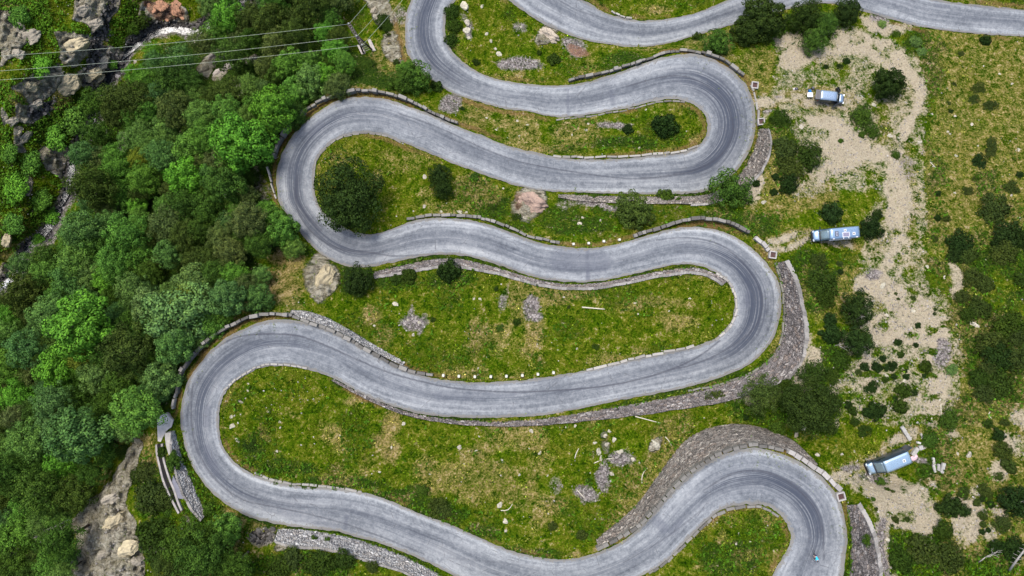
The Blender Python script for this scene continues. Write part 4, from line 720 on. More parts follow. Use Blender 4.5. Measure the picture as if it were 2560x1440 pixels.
# single trees by the road
for px, py, r, k, f in ((876,492,80,'dark green','great'),(1100,438,27,'blackish green','dense'),(1104,471,25,'blackish green','dense'),(1825,478,48,'deep green','dense'),(1582,528,46,'dark olive','round'),(896,702,36,'blackish green','dense'),(1042,196,38,'deep green','dense'),(1003,206,30,'deep green','dense'),(1018,180,26,'mid green','round'),(1903,48,54,'dark green','round'),(1862,80,34,'dark green','round'),(1792,108,33,'deep green','dense'),(2034,104,30,'deep green','dense'),(2117,32,30,'blackish green','round'),(2010,40,38,'dark green','fluffy'),(2060,62,30,'deep green','fluffy'),(2028,1018,66,'dark green','great'),(1980,998,34,'dark green','round'),(1902,985,46,'dark olive','fluffy'),(2140,772,40,'blackish green','dense'),(2143,850,36,'blackish green','round'),(2218,212,38,'blackish green','round')):
    tree(px, py, r, k, f, group=G_T, hk=1.0)
for px, py, r, k, f in ((1663,313,32,'blackish green','dome'),(1571,324,14,'blackish green','dome'),(1385,149,16,'deep green','dome'),(1348,132,7,'deep green','dome'),(1743,94,13,'deep green','dome'),(1665,494,22,'mid green','dome'),(1696,500,8,'mid green','dome'),(1121,676,29,'blackish green','dome'),(1022,692,21,'deep green','dome'),(992,700,15,'deep green','dome'),(1186,443,12,'mid green','dome'),(1090,219,18,'deep green','dome'),(1485,492,9,'mid green','dome'),
 (1130,30,18,'deep green','scrub'),(1138,64,17,'deep green','scrub'),(1128,98,16,'deep green','scrub'),(960,52,18,'deep green','scrub'),(972,70,15,'deep green','scrub'),(1190,155,9,'deep green','scrub'),(990,155,8,'dark olive','dome'),(1155,272,6,'blackish green','dome'),(1295,1455,14,'deep green','dome'),
 (1954,299,27,'deep green','scrub'),(1961,372,36,'dark olive','scrub'),(2020,389,38,'deep green','scrub'),(1978,420,34,'dark olive','scrub'),(1971,462,28,'blackish green','scrub'),(1935,481,10,'blackish green','dome'),(1940,443,10,'blackish green','dome'),(1891,459,10,'blackish green','dome'),(2117,153,9,'blackish green','dome'),(2100,165,8,'blackish green','flat'),(2065,167,7,'blackish green','dome'),(2155,290,32,'mid green','scrub'),(2180,330,20,'mid green','scrub'),(2240,388,13,'mid green','scrub'),(2155,336,9,'mid green','dome'),(2102,352,7,'mid green','dome'),
 (2464,102,14,'blackish green','dome'),(2450,222,18,'dark olive','flat'),(2436,250,15,'dark olive','flat'),(2478,264,17,'dark olive','flat'),(2377,278,7,'blackish green','flat'),(2372,258,6,'dark olive','flat'),(2450,404,20,'blackish green','flat'),(2480,361,16,'dark olive','flat'),(2478,382,14,'dark olive','flat'),(2346,484,8,'blackish green','dome'),(2420,480,14,'dark olive','flat'),(2386,211,7,'dark olive','flat'),(2437,448,7,'dark olive','flat'),(2550,437,9,'blackish green','dome'),(2530,470,20,'dark olive','flat'),(2404,135,8,'dark olive','flat'),
 (2080,534,28,'blackish green','dome'),(2193,538,14,'blackish green','dome'),(2178,572,33,'blackish green','scrub'),(2344,546,9,'blackish green','dome'),(2367,548,10,'dark olive','dome'),(2336,597,10,'dark olive','dome'),(2485,527,42,'dark olive','scrub'),(2402,612,38,'blackish green','scrub'),(2388,640,24,'blackish green','scrub'),(2420,640,26,'dark olive','scrub'),(2516,592,42,'blackish green','scrub'),(2509,637,36,'dark olive','scrub'),(2555,600,30,'blackish green','scrub'),(2433,696,30,'dark olive','scrub'),(2464,712,26,'dark olive','scrub'),(2554,700,18,'deep green','dome'),(2058,710,44,'deep green','scrub'),(2047,655,24,'dark olive','scrub'),(2035,690,20,'deep green','scrub'),(2100,661,9,'dark olive','dome'),(2101,680,8,'blackish green','dome'),(2062,752,26,'deep green','scrub'),(2075,800,18,'blackish green','dome'),(2079,836,28,'blackish green','dome'),(2103,900,28,'deep green','scrub'),(2034,932,38,'deep green','scrub'),(2078,940,24,'deep green','scrub'),(1965,965,18,'deep green','scrub'),(1790,997,22,'dark olive','flat'),(1866,1044,7,'blackish green','dome'),
 (1947,1075,25,'mid green','scrub'),(2162,918,12,'blackish green','dome'),(2193,920,14,'blackish green','dome'),(2216,920,9,'blackish green','dome'),(2233,914,12,'blackish green','dome'),(2230,925,7,'blackish green','dome'),(2207,897,9,'blackish green','dome'),(2252,887,10,'deep green','dome'),(2245,857,10,'blackish green','dome'),(2290,863,7,'blackish green','dome'),(2315,917,17,'deep green','dome'),(2235,942,8,'blackish green','dome'),(2266,942,9,'blackish green','dome'),(2264,928,5,'blackish green','dome'),(2311,940,6,'blackish green','dome'),(2296,814,8,'blackish green','dome'),(2338,774,5,'blackish green','flat'),(2336,785,5,'blackish green','flat'),(2148,932,9,'dark olive','flat'),(2214,949,9,'deep green','dome'),(2183,966,14,'blackish green','flat'),(2170,976,13,'blackish green','flat'),(2259,978,19,'deep green','dome'),(2287,983,9,'blackish green','flat'),(2238,996,7,'blackish green','dome'),(2190,1029,24,'blackish green','dome'),(2168,1032,14,'blackish green','dome'),(2252,1018,18,'deep green','dome'),(2121,1014,12,'blackish green','dome'),(2132,1028,12,'deep green','dome'),(2138,1055,11,'deep green','dome'),(2162,1077,17,'deep green','flat'),(2240,735,5,'dark olive','flat'),(2246,748,5,'dark olive','flat'),(2284,746,7,'dark olive','flat'),
 (2374,1048,28,'mid green','scrub'),(2325,1103,22,'mid green','scrub'),(2499,1089,16,'blackish green','dome'),(2471,1060,12,'deep green','dome'),(2513,1058,13,'dark olive','scrub'),(2509,1128,26,'dark olive','scrub'),(2527,1169,17,'dark olive','dome'),(2513,1160,12,'dark olive','dome'),(2499,1192,12,'dark olive','flat'),(2461,1228,18,'dark olive','dome'),(2470,1240,15,'dark olive','scrub'),(2412,1234,16,'dark olive','flat'),(2377,1270,30,'blackish green','dome'),(2410,1280,20,'blackish green','scrub'),(2457,1247,9,'blackish green','dome'),(2443,1257,11,'dark olive','dome'),(2477,1262,11,'blackish green','dome'),(2457,1289,15,'dark olive','scrub'),(2457,1311,9,'dark olive','dome'),(2456,1331,8,'blackish green','dome'),(2471,1326,7,'blackish green','dome'),(2540,1255,44,'blackish green','scrub'),(2506,1312,24,'dark olive','scrub'),(2360,1329,28,'deep green','scrub'),(2304,1380,48,'dark olive','scrub'),(2250,1400,36,'deep green','scrub'),(2374,1396,42,'dark olive','scrub'),(2534,1376,36,'blackish green','scrub'),(2490,1370,22,'blackish green','scrub'),(2175,1352,20,'mid green','scrub'),(2238,1300,10,'dark olive','dome'),(2268,1299,8,'dark olive','dome'),(2202,1207,13,'mid green','dome'),(2219,1225,7,'deep green','dome'),(2232,1230,6,'dark olive','dome'),(2190,1274,6,'dark olive','dome'),(2183,1250,7,'mid green','dome'),(2230,1315,5,'dark olive','dome'),(2500,962,38,'deep green','scrub'),(2460,985,26,'dark olive','scrub'),
 (2478,862,40,'dark olive','scrub'),(2520,817,42,'deep green','scrub'),(2495,900,42,'blackish green','scrub'),(2545,900,38,'dark olive','scrub'),(2450,950,28,'deep green','scrub'),(2450,772,32,'dark olive','scrub'),(2420,790,24,'deep green','scrub'),(2545,850,26,'dark olive','scrub'),(2468,925,26,'dark olive','scrub'),(2380,925,16,'greyish green','scrub'),(2405,745,22,'dark olive','scrub'),(2290,105,16,'greyish green','scrub'),(2305,130,14,'greyish green','scrub'),(2205,60,12,'greyish green','scrub'),(2240,85,12,'mid green','scrub'),
 (434,1155,21,'mid green','dome'),(408,1131,15,'deep green','dome'),(422,1028,8,'mid green','dome'),(521,1275,18,'mid green','dome'),(420,1282,11,'mid green','dome'),(625,1122,20,'deep green','flat'),(1055,1228,15,'mid green','scrub'),(760,1215,9,'mid green','flat'),(785,1215,10,'mid green','flat'),(728,1212,8,'mid green','flat'),(838,1222,8,'mid green','flat'),(690,1203,9,'mid green','flat'),(370,1180,26,'dark olive','scrub'),(380,1245,38,'dark olive','scrub'),(410,1250,26,'dark olive','scrub'),(385,1335,40,'deep green','scrub'),(400,1395,34,'deep green','scrub'),(345,1190,20,'deep green','scrub'),(270,1140,30,'dark olive','scrub'),(308,1130,18,'deep green','scrub'),(660,1240,0,'',''),(1230,520,12,'deep green','flat'),(1290,545,14,'deep green','flat'),(860,1400,26,'deep green','scrub'),(800,1410,34,'deep green','scrub'),(730,1400,28,'dark olive','scrub'),(785,1350,10,'mid green','dome'),(818,1352,9,'mid green','dome'),(700,1425,30,'deep green','scrub'),(930,1420,16,'dark olive','scrub'),
 (1382,1317,12,'dark olive','dome'),(1455,1338,14,'dark olive','dome'),(1090,1270,26,'dark olive','flat'),(1110,1282,20,'dark olive','flat'),(1292,805,10,'deep green','dome'),(1240,722,6,'deep green','dome'),(1082,800,7,'deep green','dome'),(1250,820,10,'mid green','flat'),(1422,768,5,'dark olive','dome'),(1490,868,9,'deep green','flat'),
 (45,40,24,'deep green','scrub'),(95,165,26,'deep green','scrub'),(175,300,34,'deep green','scrub'),(205,260,24,'deep green','scrub'),(130,345,30,'mid green','scrub'),(280,160,12,'bright green','scrub'),(345,50,24,'deep green','scrub'),(330,70,18,'mid green','scrub'),(35,470,34,'mid green','scrub'),(75,410,26,'mid green','scrub'),(100,500,26,'mid green','scrub'),(125,540,20,'mid green','scrub'),(30,560,26,'mid green','scrub'),(95,600,16,'mid green','scrub'),(20,380,22,'mid green','scrub'),(60,45,14,'mid green','scrub'),(850,100,20,'mid green','scrub'),(870,190,20,'mid green','scrub'),(920,160,16,'mid green','scrub'),(655,215,18,'greyish green','scrub')):
    if r: shrub(px, py, r, k, f, group=G_S if px > 1880 else 'shrubs among the bends and on the ravine side')
# dead trees and branches
def deadwood(name, cat, label, px, py, hc, branches, mat=None, parts=None):
    b = stand(px, py, hc); root = empty(name, b); tag(root, label, cat)
    for nm, pts, r in branches:
        mb = MB(); mb.tube(pts, r, 6); mb.build(nm, mat or M_DEAD, root, True)
    return root
def fork(g, p, d, L, r, out, depth):
    q = p+d*L; m = p+d*L*.5+Vector((g.uniform(-.1, .1), g.uniform(-.1, .1), g.uniform(-.05, .1)))*L; out.append(('branch' if depth < 3 else 'trunk', [p, m, q], [r, r*.8, r*.55]))
    if depth:
        for _ in range(2 if depth < 3 else 3):
            e = (d+Vector((g.uniform(-.9, .9), g.uniform(-.9, .9), g.uniform(-.2, .5)))).normalized(); fork(g, q, e, L*g.uniform(.55, .8), r*.55, out, depth-1)
def dead_tree(px, py, lean, L, r, label, seed):
    out = []; fork(random.Random(seed), Vector((0, 0, -.2)), Vector(lean).normalized(), L, r, out, 3)
    return deadwood('dead_tree', 'dead tree', label, px, py, 0, out)
dead_tree(2138, 806, (-.15, .35, .75), 1.4, .17, 'bleached dead tree with bare forked limbs in front of blackish foliage', 3)
dead_tree(2086, 868, (.1, .3, .8), 1.2, .07, 'grey leafless bush between two blackish trees by the middle right wall', 8)
dead_tree(2535, 1262, (.2, .5, .8), 1.8, .07, 'bare pale sapling standing in the dark scrub at the right edge', 12)
dead_tree(2447, 1408, (.2, .6, .5), 1.6, .09, 'small bleached snag at the bottom of the stony patch', 5)
g = random.Random(4); br = [('trunk', [Vector((0, 0, .1)), Vector((.2, 2.4, 1.6)), Vector((.9, 5.2, 3.0)), Vector((1.3, 6.6, 3.6))], [.16, .13, .08, .03])]
for i in range(16):
    k = .15+.8*i/16; p = Vector((.1+1.1*k*k, .2+6.0*k, .2+3.3*k)); s = -1 if i % 2 else 1
    br.append(('branch', [p, p+Vector((s*g.uniform(.5, 1.1), g.uniform(.1, .6), g.uniform(0, .3)))*(1.3-k)], [.03, .01]))
deadwood('dead_tree', 'dead tree', 'tall bleached dead pine with bare side twigs near the bottom right corner', 2522, 1425, 0, br)
br = [('trunk', [Vector((-3.4, -2.0, 3.2)), Vector((-1, -.6, 4.0)), Vector((1.5, .6, 4.4)), Vector((3.6, 1.6, 4.6))], [.26, .20, .13, .04])]
for i in range(22):
    k = i/21; p = Vector((-3.2+6.6*k, -1.9+3.4*k, 3.3+1.3*k)); s = -1 if i % 2 else 1; L = g.uniform(.6, 1.9)
    br.append(('branch', [p, p+Vector((g.uniform(-.2, .9), s*g.uniform(.5, 1), g.uniform(.1, .5)))*L*.6, p+Vector((g.uniform(.2, 1.2), s*g.uniform(.8, 1.2), g.uniform(.2, .8)))*L], [.06, .035, .01]))
deadwood('fallen_tree', 'dead tree', 'fallen grey tree with bare branches lying on the canopy at lower left', 128, 1318, 4.0, br)
for i, (x, y) in enumerate(((655,375),(532,478),(565,490),(490,825),(585,215))):
    out = []; g = random.Random(60+i)
    for j in range(3): 
        p = Vector((0, 0, 0)); d = Vector((g.uniform(-1, 1), g.uniform(-.6, .6), .25)); out.append(('branch', [p, p+d*.9+Vector((0, 0, .1)), p+d*1.7+Vector((g.uniform(-.4, .4), g.uniform(-.4, .4), .1))], [.06, .045, .02]))
    deadwood('dead_branch', 'branch', ['bare pale branch poking from the big bright round tree', 'bleached twigs on the crown left of the upper left hairpin', 'pale bare branch in the dark crown left of the upper left hairpin', 'bare limbs showing in the huge grey green tree', 'pale leaning branch by the bare rock slabs'][i], x, y, 6.8 if i < 4 else 3, out)
def pole(label, a, b, r, lift=.12, cat='pole', name='wooden_pole', mat=None, bend=0.0):
    p = stand(*a, lift); q = stand(*b, lift); mid = (p+q)/2+Vector((0, 0, lift)); d = q-p; pr = Vector((-d.y, d.x, 0))*bend
    mb = MB(); pts = [p+Vector((0, 0, lift))-mid, p*.75+q*.25+Vector((0, 0, lift))-mid+pr*.7, pr+Vector((0, 0, .03)), p*.25+q*.75+Vector((0, 0, lift))-mid+pr*.7, q+Vector((0, 0, lift))-mid]
    mb.tube(pts, [r, r*.97, r*.92, r*.85, r*.7], 8); return tag(mb.build(name, mat or M_DEAD, None, True, loc=mid), label, cat)
M_PALE = plain('peeled wood', (.50,.46,.36), .85, .1, 0, .15, 5)
pole('long pale pole lying in the middle of the central meadow', (1455,768), (1512,773), .11, mat=M_PALE)
pole('thin pale pole lying in the grass under the middle right wall', (1588,1041), (1652,1058), .08, mat=M_PALE)
def log(label, a, b, w=.42, square=True, dark=1.0):
    p = stand(*a, .2); q = stand(*b, .2); d = q-p; mb = MB(); mid = (p+q)/2
    m = plain('weathered timber', (.33*dark,.32*dark,.295*dark), .9, .1, 0, .2, 3)
    mb.box((0, 0, w*.42), (d.length, w, w*.8), Matrix.Rotation(math.atan2(d.y, d.x), 3, 'Z'))
    return tag(mb.build('timber_beam', m, None, False, .04, loc=mid), label, 'timber beam', 'timber beams behind the pale camper van')
log('long weathered beam lying on straw grass above the pale camper van', (2252,1066), (2277,1101), .52)
log('thick beam lying behind the open rear of the pale camper van', (2280,1138), (2293,1119), .62)
log('short beam lying in the grass right of the thick beam', (2299,1114), (2303,1124), .6, dark=1.1)
log('tiny stub of beam above the short beam', (2296,1104), (2296,1109), .55, dark=1.4)
log('thin plank lying just above the dark green bush', (2302,1084), (2308,1094), .3)
log('topmost of four beams in the grass right of the pale camper van', (2331,1144), (2338,1163), .36, dark=1.1)
log('leftmost of four beams in the grass right of the pale camper van', (2330,1162), (2342,1184), .38)
log('rightmost of four beams in the grass right of the pale camper van', (2356,1157), (2357,1183), .5)
log('short broken beam among four beams right of the pale camper van', (2344,1160), (2348,1177), .42, dark=.85)
for k, (label, a, b, bd) in enumerate((('bent pale branch lying beside a flat stone in the lower meadow', (1252,1276), (1281,1260), -.22), ('crooked pale branch across the little stone heap', (1485,1158), (1537,1147), .08), ('pale stick lying on the grey rubble patch', (1443,1225), (1463,1247), .0), ('curved twig in the grass right of the stone heap', (1605,1208), (1618,1170), .15), ('pale forked stick below the flat grey rocks', (1663,1092), (1679,1115), .06), ('thin pale stick in the meadow left of the dark hole', (1437,1146), (1447,1121), .05), ('pale broken stick by the lone green bush', (2352,1010), (2353,1042), .0), ('curled pale root at the right edge of the sandy slope', (2475,1030), (2479,1046), -.35), ('pale branch lying beside the upper scree', (2325,405), (2340,420), 0))):
    pole(label, a, b, .07, .08, 'branch', 'fallen_branch', M_PALE, bd)
# ------------------------------------------------------------------ rocks
t = NT('boulder stone'); oi = t.n('ShaderNodeObjectInfo'); P = t.coord(); n = t.noise(P, 2.2, 7, .7, .6)
c = t.mix(1.0, oi.outputs['Color'], t.ramp(n, [(.30, (.28,.27,.27)), (.42, (.80,.78,.75)), (.66, (1.25,1.22,1.12))]), 'MULTIPLY'); t.bump(n, .25, .8); M_ROCK = t.out(c, .92, .12)
def rock_mesh(seed, sub=2, rough=.22, flat=.7):
    bm = bmesh.new(); bmesh.ops.create_icosphere(bm, subdivisions=sub, radius=1.0); g = random.Random(seed)
    pl = [(Vector((g.gauss(0, 1), g.gauss(0, 1), g.gauss(0, .7))).normalized(), g.uniform(.55, .85)) for _ in range(9)]+([(Vector((g.uniform(-.2, .2), g.uniform(-.2, .2), 1)).normalized(), .62)] if sub < 4 else [])
    for v in bm.verts:
        p = v.co.copy()
        for nrm, d in pl:
            k = p.dot(nrm)
            if k > d: p -= nrm*(k-d)
        nz = float(fbm(p.x*3+seed, p.y*3+p.z*2.1, 1.4, 4, seed))-.5
        v.co = p*(1+rough*2*nz) if sub < 4 else p*(1+rough*1.2*nz+.15*(abs(2*float(fbm(p.x*2.2+p.z+seed, p.y*2.2-p.z, 1.0, 4, seed+5))-1)-.4))
    for v in bm.verts: v.co.z *= flat
    me = bpy.data.meshes.new('boulder'); bm.to_mesh(me); bm.free(); me.materials.append(M_ROCK); return me
ROCKS = [rock_mesh(i, 2) for i in range(7)]; BIG = [rock_mesh(50+i, 5, .42, .75) for i in range(3)]
def boulder(px, py, r, col=(.42,.41,.37), label=None, group='pale stones lying in the meadows', asp=None, rot=None, sink=.42):
    z = ground(px, py); rm = r*(H-z)/F; b = stand(px, py, rm*.3); asp = asp or random.uniform(.65, 1)
    big = r > 18; o = obj('rock_outcrop' if big else 'boulder', random.choice(BIG if big else ROCKS)); o.location = b+Vector((0, 0, rm*(.25-sink)))
    o.rotation_euler = (random.uniform(-.2, .2), random.uniform(-.2, .2), random.uniform(0, 6.28) if rot is None else rot); o.scale = (rm, rm*asp, rm*random.uniform(.6, .9)); j = random.uniform(.85, 1.12)
    o.color = tuple(k*j for k in col)+(1,); tag(o, label, 'rock' if big else 'stone', group if not label else None)
    if not label: LABELLED.append((o, ('tiny' if r < 5 else 'small' if r < 8 else 'large') + (' pale' if col[0] > .35 else ' grey' if col[0] > .15 else ' dark') + (' long' if asp < .5 else '') + ' stone', px, py, r))
    return o
WHT = (.43,.41,.335); GRY = (.29,.265,.22); RST = (.36,.20,.13); DRK = (.15,.145,.15); OCH = (.40,.35,.24)
boulder(802, 700, 48, OCH, 'huge lichen covered rock outcrop left of the dark round tree', rot=.9, asp=.72, sink=.35)
boulder(1330, 506, 44, (.34,.25,.21), 'pinkish rock outcrop breaking through under the upper middle road', rot=-.5, asp=.66, sink=.4)
boulder(1638, 1114, 20, (.40,.39,.33), 'flat cracked grey rock in the grass beside the high brown wall', rot=.2, asp=.75)
boulder(1372, 84, 34, (.38,.33,.27), 'pale layered rock slab under the topmost road', rot=-.6, asp=.5, sink=.5)
boulder(2442, 814, 17, (.50,.46,.40), 'large pinkish white boulder beside dark scrub on the right', rot=-.6, asp=.55)
boulder(1162, 12, 15, (.52,.49,.40), 'square white boulder on the inside of the top left bend', rot=.1, asp=.8)
for px, py, r, a in ((530,140,26,.6),(575,165,34,.5),(545,180,24,.5),(630,150,22,.6),(598,215,20,.5)): boulder(px, py, r, (.36,.33,.31), None, 'bare rock slabs in the wood', a, .6, .45)
for px, py, r, a, c in ((150,205,48,.6,OCH),(60,215,30,.6,OCH),(215,180,34,.6,OCH),(250,150,26,.6,GRY),(235,195,24,.5,OCH),(180,110,36,.5,OCH),(60,90,34,.7,GRY),(35,130,24,.7,GRY),(225,55,28,.7,GRY),(200,20,26,.6,GRY),(75,260,28,.5,GRY),(55,340,24,.4,GRY),(160,390,24,.4,OCH),(20,300,22,.7,GRY),(10,600,22,.6,OCH),(20,680,26,.6,OCH),(280,1310,42,.6,OCH),(310,1380,34,.7,OCH),(270,1250,30,.5,GRY),(300,1300,26,.6,DRK),(335,1410,26,.6,GRY),(255,1390,28,.6,GRY),(320,1130,20,.5,OCH),(935,22,24,.5,GRY),(70,440,0,1,GRY)):
    if r: boulder(px, py, r, c, None, 'rocky knolls of the ravine side', a, random.uniform(.2, 1.1), .5)
for px, py, r, a in ((400,14,20,.8),(432,20,22,.7),(385,22,12,.8),(452,40,12,.8),(415,45,10,.9),(370,15,9,.9),(440,5,12,.9)): boulder(px, py, r, RST, None, 'rust red boulders by the stream', a)
rs = random.Random(9)
for i in range(46):
    p = STREAM[rs.randrange(10, len(STREAM)-130)]; x, y = p[0]+rs.gauss(0, 15), p[1]+rs.gauss(0, 12); boulder(x, y, rs.uniform(3.5, 9), rs.choice([GRY, GRY, DRK, (.38,.36,.37)]), None, 'stones of the stream bed')
for px, py, r in ((1062,443,9),(2003,319,11),(1238,122,6),(1227,102,6),(1248,136,10),(1216,84,6),(1167,55,11),(1168,75,12),(1172,95,7),(1205,15,7),(1303,67,5),(1250,135,4),(1293,303,5),(1319,313,5),(1216,295,5),(1240,325,4),(1298,340,4),(1465,325,5),(1598,370,5),(1615,274,3),(1470,310,4),(1430,338,4),(1525,400,5),(1502,552,5),(1450,560,9),(1457,545,5),(1911,506,8),(1944,484,4),(2185,262,10),(2236,330,3),(2226,340,9),(1950,302,5),(2300,355,7),(2247,345,4),(2391,390,5),(2394,390,3),(2388,290,5),(2430,312,6),(2370,330,5),(2375,335,4),(2446,365,4),(2405,440,0),(2330,285,5),(2265,255,4),(2532,210,6),(2500,185,5),(2548,375,6),(2388,483,6),(2530,490,6),(2270,530,4),(2550,545,5),(2485,470,3),(2528,650,8),(2320,667,7),(2208,714,10),(2284,780,8),(2218,789,7),(2362,693,6),(2465,650,3),(2219,942,8),(2262,955,8),(2240,888,5),(2106,1137,5),(2137,1130,5),(2012,1070,9),(1993,1090,10),(2046,1140,8),(2300,1340,7),(2312,1362,9),(2220,1352,8),(2140,1350,5),(2330,1345,5),(2425,1140,12),(2395,1137,6),(2515,1090,6),(2330,1430,5),(2160,1200,4),(2172,1195,5),(2180,1220,5),
 (988,762,9),(935,815,5),(790,800,0),(1185,748,5),(1200,748,5),(1410,743,4),(1597,766,0),(1588,758,6),(1595,785,4),(1725,747,4),(1673,778,3),(1442,872,4),(1395,875,3),(1195,921,4),(1500,850,0),(1470,470,0),(1060,518,7),(1103,530,6),(1150,530,9),(1165,532,6),(1258,472,5),(1008,1061,8),(672,1030,4),(698,1055,5),(692,1130,5),(600,1005,8),(578,1042,7),(578,1066,11),(590,1100,6),(596,1104,4),(620,960,4),(618,976,5),(978,1120,5),(948,1181,5),(1148,1120,9),(1190,1128,5),(1255,1150,4),(1198,1092,4),(1160,1160,3),(1250,1265,12),(1263,1306,11),(1264,1330,6),(1252,1190,4),(1329,1079,8),(1349,1133,6),(1299,1189,6),(1323,1122,3),(1369,1190,4),(1370,1285,4),(1254,1148,3),(1535,1100,9),(1518,1112,8),(1497,1130,10),(1515,1090,7),(1488,1108,6),(1503,1146,8),(1550,1130,9),(1524,1080,7),(1582,1148,7),(1530,1185,8),(1505,1163,6),(1438,1065,5),(1415,1069,4),(1847,1253,0),(1840,1360,5),(1848,1335,4),(1877,1355,4),(940,1336,0),(1048,807,6),(1020,800,5),(1033,838,6),(2150,248,0),(700,1070,4),(1075,1185,4),(850,1090,3)):
    if r: boulder(px, py, r, WHT if rs.random() < .6 else (.42,.39,.33))
for k in range(9):
    a = k*.7; boulder(2150+6*math.cos(a), 243+5*math.sin(a), 2.4, (.45,.44,.42), 'ring of small pale stones around a cold campfire east of the open van'); bpy.context.scene.objects[-1]['group'] = 'campfire ring stones'
# countless small stones
def pebbles(name, label, cond, n, rmin, rmax, tone, tries=8):
    g = np.random.default_rng(len(name)*13); k = n*tries; X = g.uniform(-40, 2600, k); Y = g.uniform(-40, 1480, k)
    i = np.clip(((X-GX[0])/ST).astype(int), 0, NX-1); j = np.clip(((Y-GY[0])/ST).astype(int), 0, NY-1)
    ok = (g.random(k) < cond[j, i]) & (DR[j, i] > 6) & ~wallm[j, i]; X, Y, i, j = X[ok][:n], Y[ok][:n], i[ok][:n], j[ok][:n]; m = len(X)
    C = Wa(X, Y, Z[j, i]); r = np.exp(g.uniform(math.log(rmin), math.log(rmax), m))
    base = np.array([(1,0,0),(.3,.95,0),(-.8,.6,0),(-.8,-.6,0),(.3,-.95,0),(0,0,.7),(.25,.2,.62)], float)
    V = np.repeat(base[None], m, 0)*(1+g.normal(0, .18, (m, 7, 1))); a = g.uniform(0, 6.28, m); c, s = np.cos(a)[:, None], np.sin(a)[:, None]; asp = g.uniform(.55, 1, (m, 1))
    x, y = V[..., 0], V[..., 1]*asp; V = np.stack([x*c-y*s, x*s+y*c, V[..., 2]*.8], -1)*r[:, None, None]+C[:, None]
    Fc = np.array([(0,1,6),(1,2,5),(2,3,5),(3,4,5),(4,0,6),(1,5,6),(4,6,5)]); Q = (Fc[None]+7*np.arange(m)[:, None, None]).reshape(-1, 3)
    me = qmesh(name, V.reshape(-1, 3), Q, False, True); tt = g.uniform(*tone, m)*np.where(g.random(m) < .1, 1.4, 1); tn = np.stack([tt, tt*.955, tt*.90, tt*0+1], 1); attr(me, 'tone', np.repeat(tn[:, None], 7, 1).reshape(-1, 4))
    return tag(obj(name, me, M_BLOCK), label, 'stones', kind='stuff')
pebbles('scree_stones', 'countless small pale stones strewn over the scree of the east slope', np.clip(np.maximum(MK['dirt']*.7, MK['gravel']*.7), 0, 1), 16000, .05, .22, (.11, .46))
pebbles('meadow_stones', 'tiny pale stones sprinkled in the grass of the meadows', np.clip(1-FM-MK['wet_dark']-MK['lush']*.5, 0, 1)*np.clip((fbm(PX, PY, 90, 3, 33)-.46)*5, 0.05, 1), 1500, .06, .17, (.34, .58), 4)
pebbles('stream_cobbles', 'dark and pale cobbles filling the ravine stream bed', np.clip(MK['wet_dark'], 0, 1), 5200, .10, .5, (.045, .20), 60)
# grass
t = NT('grass blades'); c = t.at('tone').outputs['Color']; t.out(c, .9, .0); M_GRASS = t.m
def grassland(n):
    g = np.random.default_rng(77); k = int(n*2.2); X = g.uniform(-60, 2620, k); Y = g.uniform(-60, 1500, k)
    i = np.clip(((X-GX[0])/ST).astype(int), 0, NX-1); j = np.clip(((Y-GY[0])/ST).astype(int), 0, NY-1)
    green = np.clip(1-np.maximum.reduce([MK['dirt'], MK['gravel'], MK['rock'], MK['wet_dark']])*1.25, 0, 1)*(1-.75*FM)+.05
    ok = (g.random(k) < green[j, i]) & (fbm(X, Y, 16, 2, 88) > .34) & (DR[j, i] > 2) & ~wallm[j, i]; X, Y, i, j = X[ok], Y[ok], i[ok], j[ok]; m = len(X)
    C = Wa(X, Y, Z[j, i]); dry = np.clip(MK['dry'][j, i]+MK['ochre'][j, i]*.6+(fbm(X, Y, 70, 3, 19)-.55)*1.5+g.normal(0, .16, m), 0, 1); lu = np.clip(MK['lush'][j, i]+(fbm(X, Y, 40, 3, 29)-.5)*.9, 0, 1)
    s = g.uniform(.08, .22, m)*(1+.5*lu); a = g.uniform(0, 6.28, (m, 4)); V = np.zeros((m, 4, 3, 3))
    for b in range(4):
        d = np.stack([np.cos(a[:, b]), np.sin(a[:, b]), np.zeros(m)], 1); p = np.stack([-d[:, 1], d[:, 0], d[:, 2]], 1); ss = s[:, None]
        V[:, b, 0] = C+p*ss*.22; V[:, b, 1] = C-p*ss*.22; V[:, b, 2] = C+d*ss*g.uniform(.5, 1.1, (m, 1))+np.array([0, 0, 1])*ss*g.uniform(.4, 1.0, (m, 1))
    col = np.array([.088,.136,.005])*(1-dry[:, None])+np.array([.30,.25,.065])*dry[:, None]; col = col*(1-.62*lu[:, None])+np.array([.024,.064,.004])*.62*lu[:, None]
    col *= np.exp(g.normal(-.08, .48, (m, 1))); col = np.c_[col, np.ones(m)]
    me = qmesh('meadow_grass', V.reshape(-1, 3), np.arange(m*12).reshape(-1, 3), False, True); attr(me, 'tone', np.repeat(col[:, None], 12, 1).reshape(-1, 4))
    return tag(obj('meadow_grass', me, M_GRASS), 'short tufted grass of the meadows between the bends', 'grass', kind='stuff')
grassland(210000)
